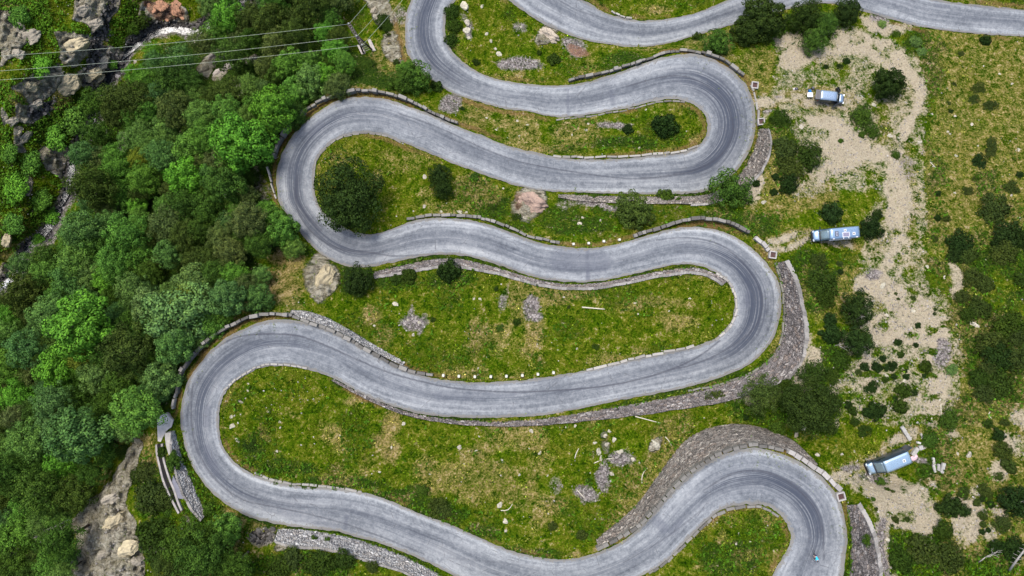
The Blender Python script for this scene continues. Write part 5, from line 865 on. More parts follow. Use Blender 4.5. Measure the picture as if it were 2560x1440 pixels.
def undergrowth(n):
    g = np.random.default_rng(78); k = n*6; X = g.uniform(-60, 2620, k); Y = g.uniform(-60, 1500, k)
    i = np.clip(((X-GX[0])/ST).astype(int), 0, NX-1); j = np.clip(((Y-GY[0])/ST).astype(int), 0, NY-1)
    bare = np.clip(np.maximum.reduce([MK['dirt'], MK['gravel'], MK['rock'], MK['wet_dark']])*1.6, 0, 1); lf = np.clip((330-X-(Y-300)*.12)/60, 0, 1)*(Y < 720)
    ok = (g.random(k) < np.clip(MK['lush'][j, i]*.28*(1-FM[j, i])+lf*.9*np.clip((fbm(X, Y, 60, 3, 66)-.36)*6, 0, 1), 0, 1)*(1-bare[j, i])) & (DR[j, i] > 5) & ~wallm[j, i]; X, Y, i, j = X[ok][:n], Y[ok][:n], i[ok][:n], j[ok][:n]; m = len(X)
    C = Wa(X, Y, Z[j, i]); s = g.uniform(.12, .34, (m, 1)); V = np.zeros((m, 3, 4, 3))
    for b in range(3):
        a = g.uniform(0, 6.28, m); d = np.stack([np.cos(a), np.sin(a), g.uniform(-.2, .5, m)], 1); p = np.stack([-d[:, 1], d[:, 0], g.uniform(-.4, .4, m)], 1); c0 = C+np.array([0, 0, 1])*s*g.uniform(.4, 1.6, (m, 1))
        V[:, b, 0] = c0; V[:, b, 1] = c0+(d*.5+p*.4)*s; V[:, b, 2] = c0+d*s*1.2; V[:, b, 3] = c0+(d*.5-p*.4)*s
    lf = np.clip((330-X)/60, 0, 1)[:, None]; col = np.array([.034,.080,.006])*(1-lf)+np.array([.052,.118,.010])*lf; col = np.c_[col*np.exp(g.normal(-.05, .42, (m, 1))), np.ones(m)]
    me = qmesh('undergrowth', V.reshape(-1, 3), np.arange(m*12).reshape(-1, 4), False); attr(me, 'tone', np.repeat(col[:, None], 12, 1).reshape(-1, 4))
    return tag(obj('undergrowth', me, M_GRASS), 'leafy green undergrowth on the ravine side and in the damp hollows', 'undergrowth', kind='stuff')
undergrowth(52000)
# ------------------------------------------------------------------ the stream
t = NT('stream water'); P = t.coord(); fo = t.at('foam').outputs['Fac']; n = t.noise(P, 1.6, 5, .7, .8)
f = t.math('MULTIPLY_ADD', t.math('SUBTRACT', t.math('MULTIPLY_ADD', n, 1.0, fo), 1.0), 6.0, .2, clamp=True)
t.out(t.mix(f, (.012,.016,.020), (.75,.78,.80)), t.math('MULTIPLY_ADD', f, .6, .08), .5); t.bump(n, .12, .6)
wv = []; fv = []; rq = random.Random(2); cx = STREAM+np.c_[(fbm(np.arange(len(STREAM)), 0*STREAM[:, 0], 22, 3, 14)-.5)*16, (fbm(np.arange(len(STREAM)), 0*STREAM[:, 0]+9, 22, 3, 15)-.5)*10]
tg = np.gradient(cx, axis=0); tg /= np.linalg.norm(tg, axis=1)[:, None]; nr = np.c_[-tg[:, 1], tg[:, 0]]
hw = 3+9*fbm(np.arange(len(STREAM)), 0*STREAM[:, 0]+3, 16, 3, 16)
foam = np.zeros(len(STREAM))
for x, y, r in ((428,78,9),(482,94,9),(640,5,14),(662,-12,14),(80,585,26),(15,712,22),(-5,735,16),(570,25,10)): foam = np.maximum(foam, np.clip(1.2-np.hypot(cx[:, 0]-x, cx[:, 1]-y)/r, 0, .62))
for q in range(7):
    k = q/3-1; p = cx+nr*(hw*k)[:, None]; zz = [ground(x, y) for x, y in cx]; wv.append(Wa(p[:, 0], p[:, 1], np.array(gsmooth(np.array(zz)[:, None], 4)[:, 0])+.38)); fv.append(foam*(1-abs(k)*.5))
me = qmesh('stream', np.stack(wv, 1).reshape(-1, 3), grid_quads(len(STREAM), 7)); attr(me, 'foam', np.stack(fv, 1).ravel(), 'FLOAT'); tag(obj('stream', me, t.m), 'dark mountain stream with white rapids in the ravine', 'stream', kind='structure')
# ------------------------------------------------------------------ guard stones, drains, concrete channel
M_WHITE = plain('limewashed stone', (.56,.54,.46), .85, .2, 0, .1, 6); M_RUST = plain('rusty grate', (.10,.055,.05), .8, .3, 0, .3, 12)
gs = [(1434,610),(1472,608),(1510,603),(1549,599),(1108,939),(1147,941),(1187,942),(1227,942),(1266,941),(1306,939),(1345,936),(1384,932)]
gl = ['leftmost of four guard stones above the middle road','second from left of four guard stones above the middle road','third from left of four guard stones above the middle road','rightmost of four guard stones above the middle road']+[f'{w} of eight guard stones along the lower edge of the central meadow' for w in ('leftmost','second from left','third from left','fourth from left','fourth from right','third from right','second from right','rightmost')]
for (x, y), l in zip(gs, gl):
    mb = MB(); mb.box((0, 0, .2), (.46, .46, .85), Matrix.Rotation(random.uniform(-.15, .15), 3, 'Z'), .82); tag(mb.build('guard_stone', M_WHITE, None, False, .05, loc=stand(x, y, .5)), 'square whitish '+l if len(l.split()) < 14 else l, 'guard stone', 'guard stones along the road')
for px, py, rz, l in ((1887,213,-.1,'square concrete drain box beside the top right hairpin'),(1932,637,-.15,'square concrete drain box beside the middle right hairpin'),(2102,1241,.25,'square concrete drain box with rusty grate beside the lowest right hairpin'),(1903,304,.1,'pale concrete block where the rough wall begins by the top right hairpin')):
    root = empty('drain_box', Vector(stand(px, py, .3))+Vector((0, 0, .05)), rz); tag(root, l, 'drain box', 'roadside drain boxes'); mb = MB(); s = .52
    for a, b, w, d in ((0, s, 1.2, .2), (0, -s, 1.2, .2), (s, 0, .2, .84), (-s, 0, .2, .84)): mb.box((a, b, .1), (w, d, .7))
    mb.build('rim', plain('pale concrete', (.34,.32,.30), .9, .15), root, False, .02)
    m2 = MB()
    for k in range(7): m2.box((-.36+.12*k, 0, .2), (.07, .84, .04))
    m2.box((0, 0, .08), (.84, .84, .02)); m2.build('grate', M_RUST, root)
chL = [(394,1110),(396,1135),(403,1166),(411,1198),(424,1230),(438,1258),(450,1281)]; chR = [(408,1108),(411,1140),(418,1168),(427,1196),(438,1222),(447,1250),(457,1274)]
root = empty('drainage_channel', stand(424, 1200)); tag(root, 'narrow concrete drainage channel curving down left of the lower left hairpin', 'drainage channel')
def wallstrip(a, w, z0, z1, name, mat):
    p = catmull(a, 4); zz = gsmooth(np.array([[ground(*q)] for q in p]), 4)[:, 0]; c = Wa(p[:, 0], p[:, 1], zz); tg = np.gradient(c, axis=0); tg[:, 2] = 0; tg /= np.linalg.norm(tg, axis=1)[:, None]; n = np.c_[-tg[:, 1], tg[:, 0], tg[:, 0]*0]
    up = np.array([0, 0, 1.0]); mb = MB(); mb.loft([[c[i]-n[i]*w/2+up*z0, c[i]+n[i]*w/2+up*z0, c[i]+n[i]*w/2+up*z1, c[i]-n[i]*w/2+up*z1] for i in range(len(c))])
    o = mb.build(name, mat, root); o.location = -root.location; return o
wallstrip(chL, .30, -.5, .45, 'side_wall', M_CONC); wallstrip(chR, .30, -.5, .45, 'side_wall', M_CONC)
wallstrip([((a+c)/2, (b+d)/2) for (a, b), (c, d) in zip(chL, chR)], .75, -.4, .08, 'channel_floor', M_DARK)  # floor coloured near-black
def slab(name, label, pts, h, mat, cat):
    c = np.mean(pts, 0); o = stand(*c); zt = max(ground(*p) for p in pts)*.5+o.z*.5+h; P3 = [Vector(W(*p, zt))-o for p in pts]; mb = MB(); mb.loft([[p+Vector((0, 0, -2.0)) for p in P3], P3]); return tag(mb.build(name, mat, None, False, .04, loc=o), label, cat)
M_PADC = plain('pad concrete', (.54,.50,.45), .9, .1, 0, .2, 1.2)
slab('concrete_pad', 'pale concrete drain apron beside the lower left hairpin above the channel', [(414,1032),(404,1037),(392,1046),(394,1103),(408,1107),(412,1083),(426,1078),(433,1050),(424,1044)], .15, M_PADC, 'concrete pad')
slab('concrete_ledge', 'narrow concrete ledge between the drain apron and the whitish wall', [(411,1083),(427,1081),(426,1134),(422,1140),(414,1112)], .4, plain('pale ledge concrete', (.33,.31,.28), .9, .1, 0, .15, 2), 'concrete ledge')
slab('grey_slab', 'smooth dark grey slab at the foot of the whitish wall', [(432,1188),(447,1216),(462,1240),(458,1248),(444,1246),(430,1205)], .25, plain('slate', (.15,.15,.175), .8, .2, 0, .15, 2), 'slab')
# ------------------------------------------------------------------ power pole and cables
foot = stand(920, 128); zt = foot.z+9.2
root = empty('power_pole', foot); tag(root, 'wooden A frame power pole with crossarm standing on two concrete blocks', 'power pole'); loc = lambda px, py, z: Vector(W(px, py, z))-foot
M_TAR = plain('tarred timber', (.055,.045,.045), .85, .2, 0, .3, 5); M_STEEL = plain('galvanised steel', (.20,.18,.19), .6, .4, .3)
top = loc(893, 91, zt); fa = loc(909, 134, foot.z); fb = loc(932, 125, foot.z)
for f, dx in ((fa, -.12), (fb, .12)): 
    mb = MB(); mb.tube([f+Vector((0, 0, -.4)), top+Vector((dx, 0, .2))], [.17, .12], 10); mb.build('leg', M_TAR, root, True)
for k in (.10, .22, .34, .46):
    mb = MB(); mb.tube([fa.lerp(top, k), fb.lerp(top, k)], .06, 6); mb.build('rung', M_STEEL, root, True)
ea, eb = loc(873, 61, zt), loc(906, 113, zt); d = (eb-ea).normalized(); pr = Vector((-d.y, d.x, 0))
for s in (-1, 1):
    mb = MB(); mb.box((ea+eb)/2+pr*.22*s, ((eb-ea).length+.5, .16, .22), Matrix.Rotation(math.atan2(d.y, d.x), 3, 'Z')); mb.build('crossarm', M_TAR, root)
mb = MB()
for k in range(9): mb.box(ea.lerp(eb, (k+.5)/9), (.06, .5, .08), Matrix.Rotation(math.atan2(d.y, d.x)+(.5 if k % 2 else -.5), 3, 'Z'))
mb.build('lattice_brace', M_STEEL, root)
mb = MB(); mb.tube([ea+Vector((0, 0, -.1)), loc(893, 91, zt-2.2)], .07, 6); mb.tube([eb+Vector((0, 0, -.1)), loc(893, 91, zt-2.2)], .07, 6); mb.build('strut', M_TAR, root, True)
ins = [loc(872, 60, zt), loc(892, 91, zt), loc(906, 113, zt)]
for p in ins:
    mb = MB(); mb.tube([p+Vector((0, 0, .05)), p+Vector((0, 0, .15)), p+Vector((0, 0, .2)), p+Vector((0, 0, .35))], [.05, .13, .08, .11], 8); mb.build('insulator', plain('glazed insulator', (.42,.44,.38), .3, .5), root, True)
for pts in ([(892,112),(902,112),(914,132),(904,136)], [(919,100),(925,96),(940,126),(930,128)]):
    P3 = [loc(*p, foot.z+.75) for p in pts]; mb = MB(); mb.loft([[p+Vector((0, 0, -1.8)) for p in P3], P3]); mb.build('concrete_base', plain('old concrete', (.36,.33,.30), .9, .1, 0, .2, 3), root, False, .05)
M_CABLE = plain('aluminium cable', (.36,.40,.32), .45, .5, .4)
for k, (a, l, r) in enumerate(zip(((872,60),(892,91),(906,113)), ((-40,133),(-40,171),(-40,194)), ((934,-15),(984,-15),(1025,-24)))):
    for e, q, z1 in (('left', l, zt-1.0), ('right', r, zt-1.5)):
        A = Vector(W(*a, zt+.3)); B = Vector(W(*q, z1)); B = A+(B-A)*1.35; mid = (A+B)/2
        mb = MB(); mb.tube([A.lerp(B, i/24)-mid+Vector((0, 0, -(2.2 if e == 'left' else .3)*(1-(2*i/24-1)**2))) for i in range(25)], .022, 6)
        tag(mb.build('power_cable', M_CABLE, None, True, loc=mid), f'{("upper","middle","lower")[k] if e == "left" else ("leftmost","middle","rightmost")[k]} of three thin pale cables running {"left across the wooded ravine" if e == "left" else "up off the top edge"} from the power pole', 'power cable', 'power cables')
# ------------------------------------------------------------------ vehicles
def paint_mat(name, col, rough=.28, metal=.65):
    t = NT(name); P = t.coord(); n = t.noise(P, 1.2, 4); f = t.noise(P, 30, 2)
    t.out(t.mix(t.math('MULTIPLY', n, .35), col, tuple(k*.8 for k in col)), t.math('MULTIPLY_ADD', f, .12, rough-.06), .5, metal); t.set(t.b.inputs['Coat Weight'], .6); t.set(t.b.inputs['Coat Roughness'], .08)
    return t.m
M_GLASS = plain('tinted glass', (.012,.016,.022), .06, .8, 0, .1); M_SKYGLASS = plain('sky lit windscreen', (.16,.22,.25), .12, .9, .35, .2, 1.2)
M_TYRE = plain('tyre rubber', (.02,.02,.02), .9, .2); M_RIM = plain('alloy rim', (.35,.36,.38), .35, .5, .8); M_BLK = plain('black plastic', (.018,.018,.02), .55, .4)
M_LAMP = plain('headlamp glass', (.62,.66,.70), .12, .8, .2, .1); M_RED = plain('tail lamp', (.25,.01,.01), .2, .6); M_WP = plain('white plastic', (.58,.58,.58), .4, .4, 0, .05); M_IN = plain('cargo shade', (.03,.028,.026), .9, .1)
def make_van(name, label, nose, tail, zc, L, Wd, Ht, hood, ws, col, spec, hood_h=1.12, group='camper vans parked on the tracks'):
    """nose, tail: where the bumpers are seen; x runs forward"""
    m = ((nose[0]+tail[0])/2, (nose[1]+tail[1])/2); b = stand(*m, zc)
    a = Vector(W(*nose, b.z+zc))-Vector(W(*tail, b.z+zc)); rz = math.atan2(a.y, a.x)
    root = empty(name, b, rz); tag(root, label, 'van', group); h, w = L/2, Wd/2; M_DARKSIDE = paint_mat(name+' paint', spec.get('side', (.05,.075,.11)), .35, .5); M_SKYTOP = paint_mat(name+' roof paint', col)  # shading put into the paint: dark sides, tops pale with reflected sky
    xs = [(-h, .50, Ht-.16, .93, .83), (-h+.05, .36, Ht-.06, .98, .87), (-h+.35, .30, Ht, 1, .89), (-h+L*.3, .28, Ht+.02, 1, .9), (h-hood-ws-.5, .28, Ht+.01, 1, .89), (h-hood-ws, .28, Ht-.10, 1, .86), (h-hood-ws*.5, .28, (Ht+hood_h)/2-.0, 1, .84), (h-hood, .28, hood_h+.03, .99, .84), (h-hood*.5, .28, hood_h-.08, .97, .80), (h-.14, .30, hood_h-.28, .88, .70), (h-.02, .36, hood_h-.45, .76, .60), (h, .42, hood_h-.55, .7, .55)]
    prof = [(0, .80), (.10, .97), (.42, 1.0), (.60, .99), (.94, 'm'), (.985, 't')]
    rings = []
    for x, zb, zt, wf, wt in xs:
        r = []
        for f, k in prof: y = w*(wf*k if not isinstance(k, str) else (wt if k == 'm' else wt*.93)); r.append((y, zb+(zt-zb)*f))
        r += [(w*wt*.5, zt+.012), (0, zt+.018)]
        rings.append([(x, y, z) for y, z in r]+[(x, -y, z) for y, z in r[-2::-1]])
    mb = MB(); mb.loft(rings); mb.build('body', M_DARKSIDE, root, True)
    def top_patch(nm, x0, x1, y0, mat, off=.02, n=6, yk=1.0, z0=None, z1=None):
        def sec(x):
            for i in range(len(xs)-1):
                if xs[i][0] <= x <= xs[i+1][0]:
                    k = (x-xs[i][0])/(xs[i+1][0]-xs[i][0]); return xs[i][2]*(1-k)+xs[i+1][2]*k
            return Ht
        X = np.linspace(x0, x1, n); rr = []
        for i, x in enumerate(X):
            k = i/(n-1); yy = y0*(1-k)+y0*yk*k; z = sec(x); rr.append([(x, -yy, z-.045+off), (x, -yy*.6, z+.006+off), (x, 0, z+.016+off), (x, yy*.6, z+.006+off), (x, yy, z-.045+off), (x, yy, z-.09), (x, -yy, z-.09)])
        q = MB(); q.loft(rr); return q.build(nm, mat, root, True)
    top_patch('roof', -h+.07, h-hood-ws-.02, w*.885, M_SKYTOP, .035, 13, .985)
    top_patch('bonnet', h-hood+.02, h-.03, w*.88, M_SKYTOP, .03, 6, .80)
    top_patch('windscreen', h-hood-ws+.06, h-hood-.04, w*.76, spec.get('glass', M_GLASS), .02, 6, 1.06)
    top_patch('scuttle', h-hood-.10, h-hood+.15, w*.82, M_BLK, .026, 4)
    for s in (-1, 1):
        q = MB(); xf = h-hood-ws*.55; xr = h-hood-ws-1.0; zb = Ht*.58; zt = Ht*.86 if Ht < 2.2 else Ht*.72
        q.add([(xr, s*(w*1.012), zb), (xf+.25, s*(w*1.012), zb), (xf-.25, s*w*.955, zt), (xr, s*w*.955, zt)], [(0, 1, 2, 3) if s < 0 else (3, 2, 1, 0)]); q.build('side_window', M_GLASS, root)
        q = MB(); q.box((h-.20, s*w*.70, hood_h-.36), (.34, .34, .16), Matrix.Rotation(-.5, 3, 'Y')); q.build('headlight', M_LAMP, root, False, .03)
        q = MB(); q.box((h-hood-.12, s*(w+.17), hood_h+.14), (.16, .26, .22)); q.tube([(h-hood-.12, s*w*.95, hood_h+.1), (h-hood-.12, s*(w+.12), hood_h+.12)], .04); q.build('mirror', M_BLK, root, False, .04)
        q = MB(); q.box((-h-.012, s*w*.88, Ht*.5), (.03, .12, .55)); q.build('tail_lamp', M_RED, root)
        for x in (h-.95, -h+1.05):
            q = MB(); q.ring((x, s*(w-.12), .34), .245, .10, 'y', 22, 8); t_ = q.build('tyre', M_TYRE, root, True); q = MB(); q.cyl((x, s*(w-.10), .34), .20, .16, 'y', 18); o = q.build('rim', M_RIM, t_)
    q = MB(); q.box((h-.005, 0, .47), (.12, Wd*.80, .28)); q.build('bumper', M_BLK, root, False, .05)
    q = MB(); q.box((h-.06, 0, hood_h-.46), (.16, Wd*.46, .20), Matrix.Rotation(-.45, 3, 'Y')); q.build('grille', M_BLK, root, False, .02)
    def box(nm, c, d, mat, bev=.02, par=None, M=None):
        q = MB(); q.box(c, d, M); return q.build(nm, mat, par or root, False, bev)
    for x, y, dx, dy, nm in spec.get('hatches', ()):
        o = box(nm, (x, y, Ht+.055), (dx, dy, .09), M_WP, .02); box('hatch_pane', (x+.03, y, Ht+.108), (dx*.42, dy*.42, .02), M_GLASS, 0, o)
    if 'skylight' in spec:
        x, y, dx, dy = spec['skylight']; o = box('skylight', (x, y, Ht+.06), (dx, dy, .10), M_BLK, .03); box('skylight_pane', (x+.02, y, Ht+.118), (dx*.66, dy*.80, .02), paint_mat('smoked acrylic', (.34,.36,.44), .2, .2), 0, o); box('skylight_slot', (x, y, Ht+.132), (dx*.22, dy*.5, .012), M_BLK, 0, o)
    if 'solar' in spec:
        x, y, dx, dy = spec['solar']; o = box('solar_panel', (x, y, Ht+.06), (dx, dy, .06), M_WP, .01)
        t = NT('solar cells'); Pq = t.coord(); br = t.n('ShaderNodeTexBrick', {'Vector': Pq, 'Color1': (.20,.19,.26,1), 'Color2': (.16,.15,.22,1), 'Mortar': (.34,.33,.40,1), 'Scale': 6.0, 'Mortar Size': .012}, offset=0.0); box('solar_cells', (x, y, Ht+.094), (dx*.82, dy*.80, .012), t.out(br.outputs[0], .2, .6), 0, o)
    for x, y, dx, dy in spec.get('brackets', ()): box('roof_bracket', (x, y, Ht+.03), (dx, dy, .08), M_WP, .01)
    if 'awning' in spec: box('awning', (-.2, spec['awning']*(w*.97), Ht-.16), (L*.52, .18, .16), plain('awning case', (.10,.12,.15), .5, .4), .04)
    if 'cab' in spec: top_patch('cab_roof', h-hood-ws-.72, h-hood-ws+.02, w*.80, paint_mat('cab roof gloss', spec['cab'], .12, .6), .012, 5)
    for s, ang, x in spec.get('front_doors', ()):
        hx = h-hood-.12; R = Matrix.Rotation(-s*ang, 3, 'Z'); q = MB(); L1 = 1.05
        c = Vector((hx, s*w, 0)); dv = R @ Vector((-L1, 0, 0)); q.box(c+dv*.5+Vector((0, 0, .85)), (L1, .10, 1.0), R); fr = dv.normalized(); o = q.build('front_door', M_DARKSIDE, root, False, .03)
        q = MB(); q.box(c+dv*.58+Vector((0, 0, 1.55)), (L1*.75, .04, .42), R); q.build('door_window', M_GLASS, o); q = MB(); q.box(c+dv*.45+Vector((0, 0, .95))-R @ Vector((0, s*.07, 0)), (L1*.8, .05, .5), R); q.build('door_lining', M_BLK, o)
    for s, ang in spec.get('rear_doors', ()):
        R = Matrix.Rotation(-s*ang, 3, 'Z'); c = Vector((-h, s*w*.92, 0)); dv = R @ Vector((0, -s*w*.9, 0)); q = MB(); q.box(c+dv*.5+Vector((0, 0, Ht*.56)), (.09, w*.9, Ht*.72), R); o = q.build('rear_door', M_DARKSIDE, root, False, .03); q = MB(); q.box(c+dv*.5+Vector((0, 0, Ht*.66))+R @ Vector((.05, 0, 0)), (.03, w*.7, Ht*.3), R); q.build('door_lining', M_BLK, o)
    if 'tailgate' in spec:
        q = MB(); k = spec['tailgate']; q.box((-h-k/2+.02, 0, Ht-.03), (k, Wd*.84, .07), Matrix.Rotation(-.10, 3, 'Y')); o = q.build('tailgate', plain('tailgate shell', (.10,.10,.105), .35, .5, .3), root, False, .02)
        q = MB(); q.box((-h-k/2-.02, 0, Ht+.012), (k*.62, Wd*.66, .03), Matrix.Rotation(-.10, 3, 'Y')); q.build('tailgate_window', plain('tailgate glass', (.09,.085,.08), .1, .7), o, False, .01)
        for s in (-1, 1): q = MB(); q.box((-h-k*.75, s*w*.88, Ht-.18), (k*.8, .14, .14), Matrix.Rotation(.12*s, 3, 'Z')); q.build('gate_strut', M_BLK, root, False, .03)
    if spec.get('open_rear'): box('cargo_shade_panel', (-h-.008, 0, Ht*.55), (.03, Wd*.8, Ht*.68), M_IN, 0)  # near-black panel painted as the shaded load space
    return root
BLU = (.36,.44,.54)
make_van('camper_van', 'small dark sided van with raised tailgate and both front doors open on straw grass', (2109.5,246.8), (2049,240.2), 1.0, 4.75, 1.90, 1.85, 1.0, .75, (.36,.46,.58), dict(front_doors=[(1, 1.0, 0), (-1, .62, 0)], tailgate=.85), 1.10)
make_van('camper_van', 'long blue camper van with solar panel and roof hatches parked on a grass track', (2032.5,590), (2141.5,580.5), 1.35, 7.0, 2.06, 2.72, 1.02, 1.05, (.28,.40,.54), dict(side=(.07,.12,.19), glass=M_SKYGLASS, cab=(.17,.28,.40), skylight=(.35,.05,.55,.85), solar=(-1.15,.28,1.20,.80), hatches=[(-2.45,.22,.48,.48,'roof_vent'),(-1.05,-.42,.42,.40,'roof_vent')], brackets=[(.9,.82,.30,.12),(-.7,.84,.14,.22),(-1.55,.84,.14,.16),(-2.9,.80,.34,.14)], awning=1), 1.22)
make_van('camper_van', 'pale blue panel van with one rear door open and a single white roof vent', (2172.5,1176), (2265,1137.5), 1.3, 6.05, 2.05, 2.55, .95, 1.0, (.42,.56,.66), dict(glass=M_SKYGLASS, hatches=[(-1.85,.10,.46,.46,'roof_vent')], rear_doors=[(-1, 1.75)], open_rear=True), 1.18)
# ------------------------------------------------------------------ camping things by the open van
def at_ground(px, py): return stand(px, py, .3)
b = at_ground(2023, 238.5); root = empty('camping_table', b, -.02); tag(root, 'white folding camping table behind the open van', 'table')
mb = MB(); mb.box((0, 0, .72), (.98, .80, .035)); mb.build('table_top', plain('white laminate', (.80,.79,.77), .5, .3, 0, .03), root, False, .01)
for sx in (-1, 1):
    for sy in (-1, 1): mb = MB(); mb.tube([(sx*.42, sy*.33, .70), (sx*.44, sy*.36, 0)], .016, 6); mb.build('leg', M_STEEL, root, True)
b = at_ground(2023.5, 228.5); root = empty('camping_chair', b, .25); tag(root, 'blue folding camping chair beside the white table', 'chair'); M_CH = plain('blue canvas', (.02,.14,.38), .8, .2, 0, .15, 6)
mb = MB(); mb.box((0, 0, .45), (.58, .56, .035)); mb.build('seat', M_CH, root, False, .01); mb = MB(); mb.box((-.30, 0, .75), (.05, .56, .55), Matrix.Rotation(-.25, 3, 'Y')); mb.build('backrest', M_CH, root, False, .01)
for sx in (-1, 1):
    mb = MB(); mb.box((0, sx*.34, .64), (.52, .09, .035)); mb.build('armrest', M_BLK, root, False, .01)
    for sy in (-1, 1): mb = MB(); mb.tube([(sx*.26, sy*.30, 0), (-sx*.26, sy*.30, .45)], .014, 6); mb.build('leg', M_STEEL, root, True)
b = at_ground(2033, 220); root = empty('rucksack', b, .4); tag(root, 'grey rucksack in the straw grass above the blue chair', 'bag')
mb = MB(); mb.box((0, 0, .24), (.42, .62, .46), None, .78); mb.build('body', plain('grey canvas', (.11,.11,.12), .9, .1, 0, .2, 8), root, True, .08); mb = MB(); mb.box((.22, 0, .18), (.10, .40, .26)); mb.build('pocket', plain('dark canvas', (.06,.06,.065), .9, .1), root, True, .03)
for s in (-1, 1): mb = MB(); mb.tube([(-.2, s*.16, .44), (-.3, s*.18, .3), (-.22, s*.16, .08)], .03, 6); mb.build('strap', M_BLK, root, True)
b = at_ground(1990, 221.5); root = empty('camp_stove', b, .1); tag(root, 'dark camping stove with pale pot standing left of the white table', 'stove')
mb = MB(); mb.box((.1, 0, .14), (.62, .40, .24)); mb.build('body', plain('dark metal box', (.035,.03,.05), .5, .4), root, False, .03); mb = MB(); mb.tube([(-.28, 0, 0), (-.28, 0, .22), (-.28, 0, .24)], [.15, .16, .13], 14); mb.build('pot', plain('steel pot', (.55,.55,.55), .35, .5, .6), root, True); mb = MB(); mb.tube([(.1, 0, .26), (.1, 0, .29)], .12, 12); mb.build('burner', M_STEEL, root)
# blanket spread on the stones behind the pale van
b = stand(2279, 1148, .35); g = np.random.default_rng(3); n, m = 26, 16; U, Vv = np.meshgrid(np.linspace(-1, 1, n), np.linspace(-1, 1, m))
X = U*1.05; Y = Vv*(.34+.10*U)+.22*U*U; Zz = .35+.18*(fbm(U*4, Vv*4, 1.2, 3, 7)-.5)*2-.16*np.abs(Vv)**3-.1*np.abs(U)**4
me = qmesh('blanket', np.stack([X, Y, Zz], -1).reshape(-1, 3), grid_quads(m, n)); o = obj('blanket', me, plain('pink cotton', (.60,.42,.45), .9, .1, 0, .12, 5)); o.location = b; o.rotation_euler = (0, 0, .28); md = o.modifiers.new('thick', 'SOLIDIFY'); md.thickness = .03
tag(o, 'pale pink blanket draped over stones behind the pale blue panel van', 'blanket')
# ------------------------------------------------------------------ the cyclist
zr = road_z(2035, 1388)+.08; hd = Vector(W(2036.3, 1404, zr+.35))-Vector(W(2033.6, 1373, zr+.35)); rz = math.atan2(hd.y, hd.x); c0 = Vector(W(2035, 1388.5, zr+.3)); c0.z = zr
bike = empty('bicycle', c0, rz); tag(bike, 'black road bicycle ridden down the lowest right hairpin', 'bicycle')
for x, nm in ((-.50, 'wheel'), (.50, 'wheel')):
    mb = MB(); mb.ring((x, 0, .335), .32, .016, 'y', 30, 6); wh = mb.build(nm, M_TYRE, bike, True); mb = MB(); mb.ring((x, 0, .335), .295, .010, 'y', 30, 5); mb.cyl((x, 0, .335), .025, .09, 'y', 10); mb.build('rim', M_RIM, wh, True)
    mb = MB()
    for k in range(12): a = k*math.pi/6; mb.tube([(x, .01*(-1)**k, .335), (x+.29*math.cos(a), 0, .335+.29*math.sin(a))], .0025, 3)
    mb.build('spokes', M_STEEL, wh)
mb = MB(); BB, ST_, HT, HB = (-.07, 0, .28), (-.22, 0, .80), (.36, 0, .84), (.40, 0, .70)
for a, c in ((BB, ST_), (BB, HB), (ST_, HT), (HT, HB)): mb.tube([a, c], .018, 8)
for s in (-1, 1): mb.tube([(-.50, s*.06, .335), (BB[0], s*.03, BB[2])], .010, 6); mb.tube([(-.50, s*.06, .335), (-.20, s*.02, .74)], .009, 6)
mb.build('frame', M_BLK, bike, True)
mb = MB(); [mb.tube([HB, (.47, s*.05, .5), (.50, s*.055, .335)], .012, 6) for s in (-1, 1)]; mb.build('fork', M_BLK, bike, True)
mb = MB(); mb.tube([HT, (.37, 0, .90), (.46, 0, .92)], .015, 6); mb.tube([(.46, -.20, .92), (.46, 0, .92), (.46, .20, .92)], .013, 6)
for s in (-1, 1): mb.tube([(.46, s*.20, .92), (.54, s*.21, .91), (.56, s*.21, .84), (.50, s*.21, .78)], .013, 6)
mb.build('handlebar', M_BLK, bike, True)
mb = MB(); mb.loft([[(-.36, -.07, .93), (-.36, .07, .93), (-.36, .05, .89), (-.36, -.05, .89)], [(-.24, -.04, .945), (-.24, .04, .945), (-.24, .03, .905), (-.24, -.03, .905)], [(-.09, -.018, .935), (-.09, .018, .935), (-.09, .012, .915), (-.09, -.012, .915)]]); mb.tube([ST_, (-.235, 0, .90)], .014, 6); mb.build('saddle', M_BLK, bike, True)
mb = MB(); mb.cyl((-.07, .05, .28), .09, .008, 'y', 20); mb.tube([(-.07, .07, .28), (-.02, .08, .12)], .012, 6); mb.tube([(-.07, -.07, .28), (-.12, -.08, .44)], .012, 6); mb.build('crankset', M_STEEL, bike, True)
M_SKIN = plain('skin', (.46,.29,.22), .6, .3, 0, .08); M_JER = plain('blue jersey', (.03,.42,.62), .75, .2, 0, .10, 5); M_SHO = plain('navy cycling shorts', (.012,.03,.10), .8, .2); M_HEL = plain('dark helmet', (.025,.035,.05), .35, .5); M_SHOE = plain('cycling shoes', (.35,.36,.38), .5, .4); M_SLV = plain('pale arm sleeves', (.62,.66,.74), .8, .2, 0, .06)
def skin(name, chains, mat, parent, sub=2):
    bm = bmesh.new(); lay = bm.verts.layers.skin.verify(); cache = {}; first = True
    for ch in chains:
        prev = None
        for p, r in ch:
            k = tuple(round(q, 4) for q in p)
            if k not in cache:
                v = bm.verts.new(p); v[lay].radius = (r, r); v[lay].use_root = first; first = False; cache[k] = v
            v = cache[k]
            if prev is not None and bm.edges.get((prev, v)) is None: bm.edges.new((prev, v))
            prev = v
    me = bpy.data.meshes.new(name); bm.to_mesh(me); bm.free(); o = obj(name, me, mat, parent); o.modifiers.new('skin', 'SKIN').use_smooth_shade = True; s = o.modifiers.new('sub', 'SUBSURF'); s.levels = s.render_levels = sub
    return o
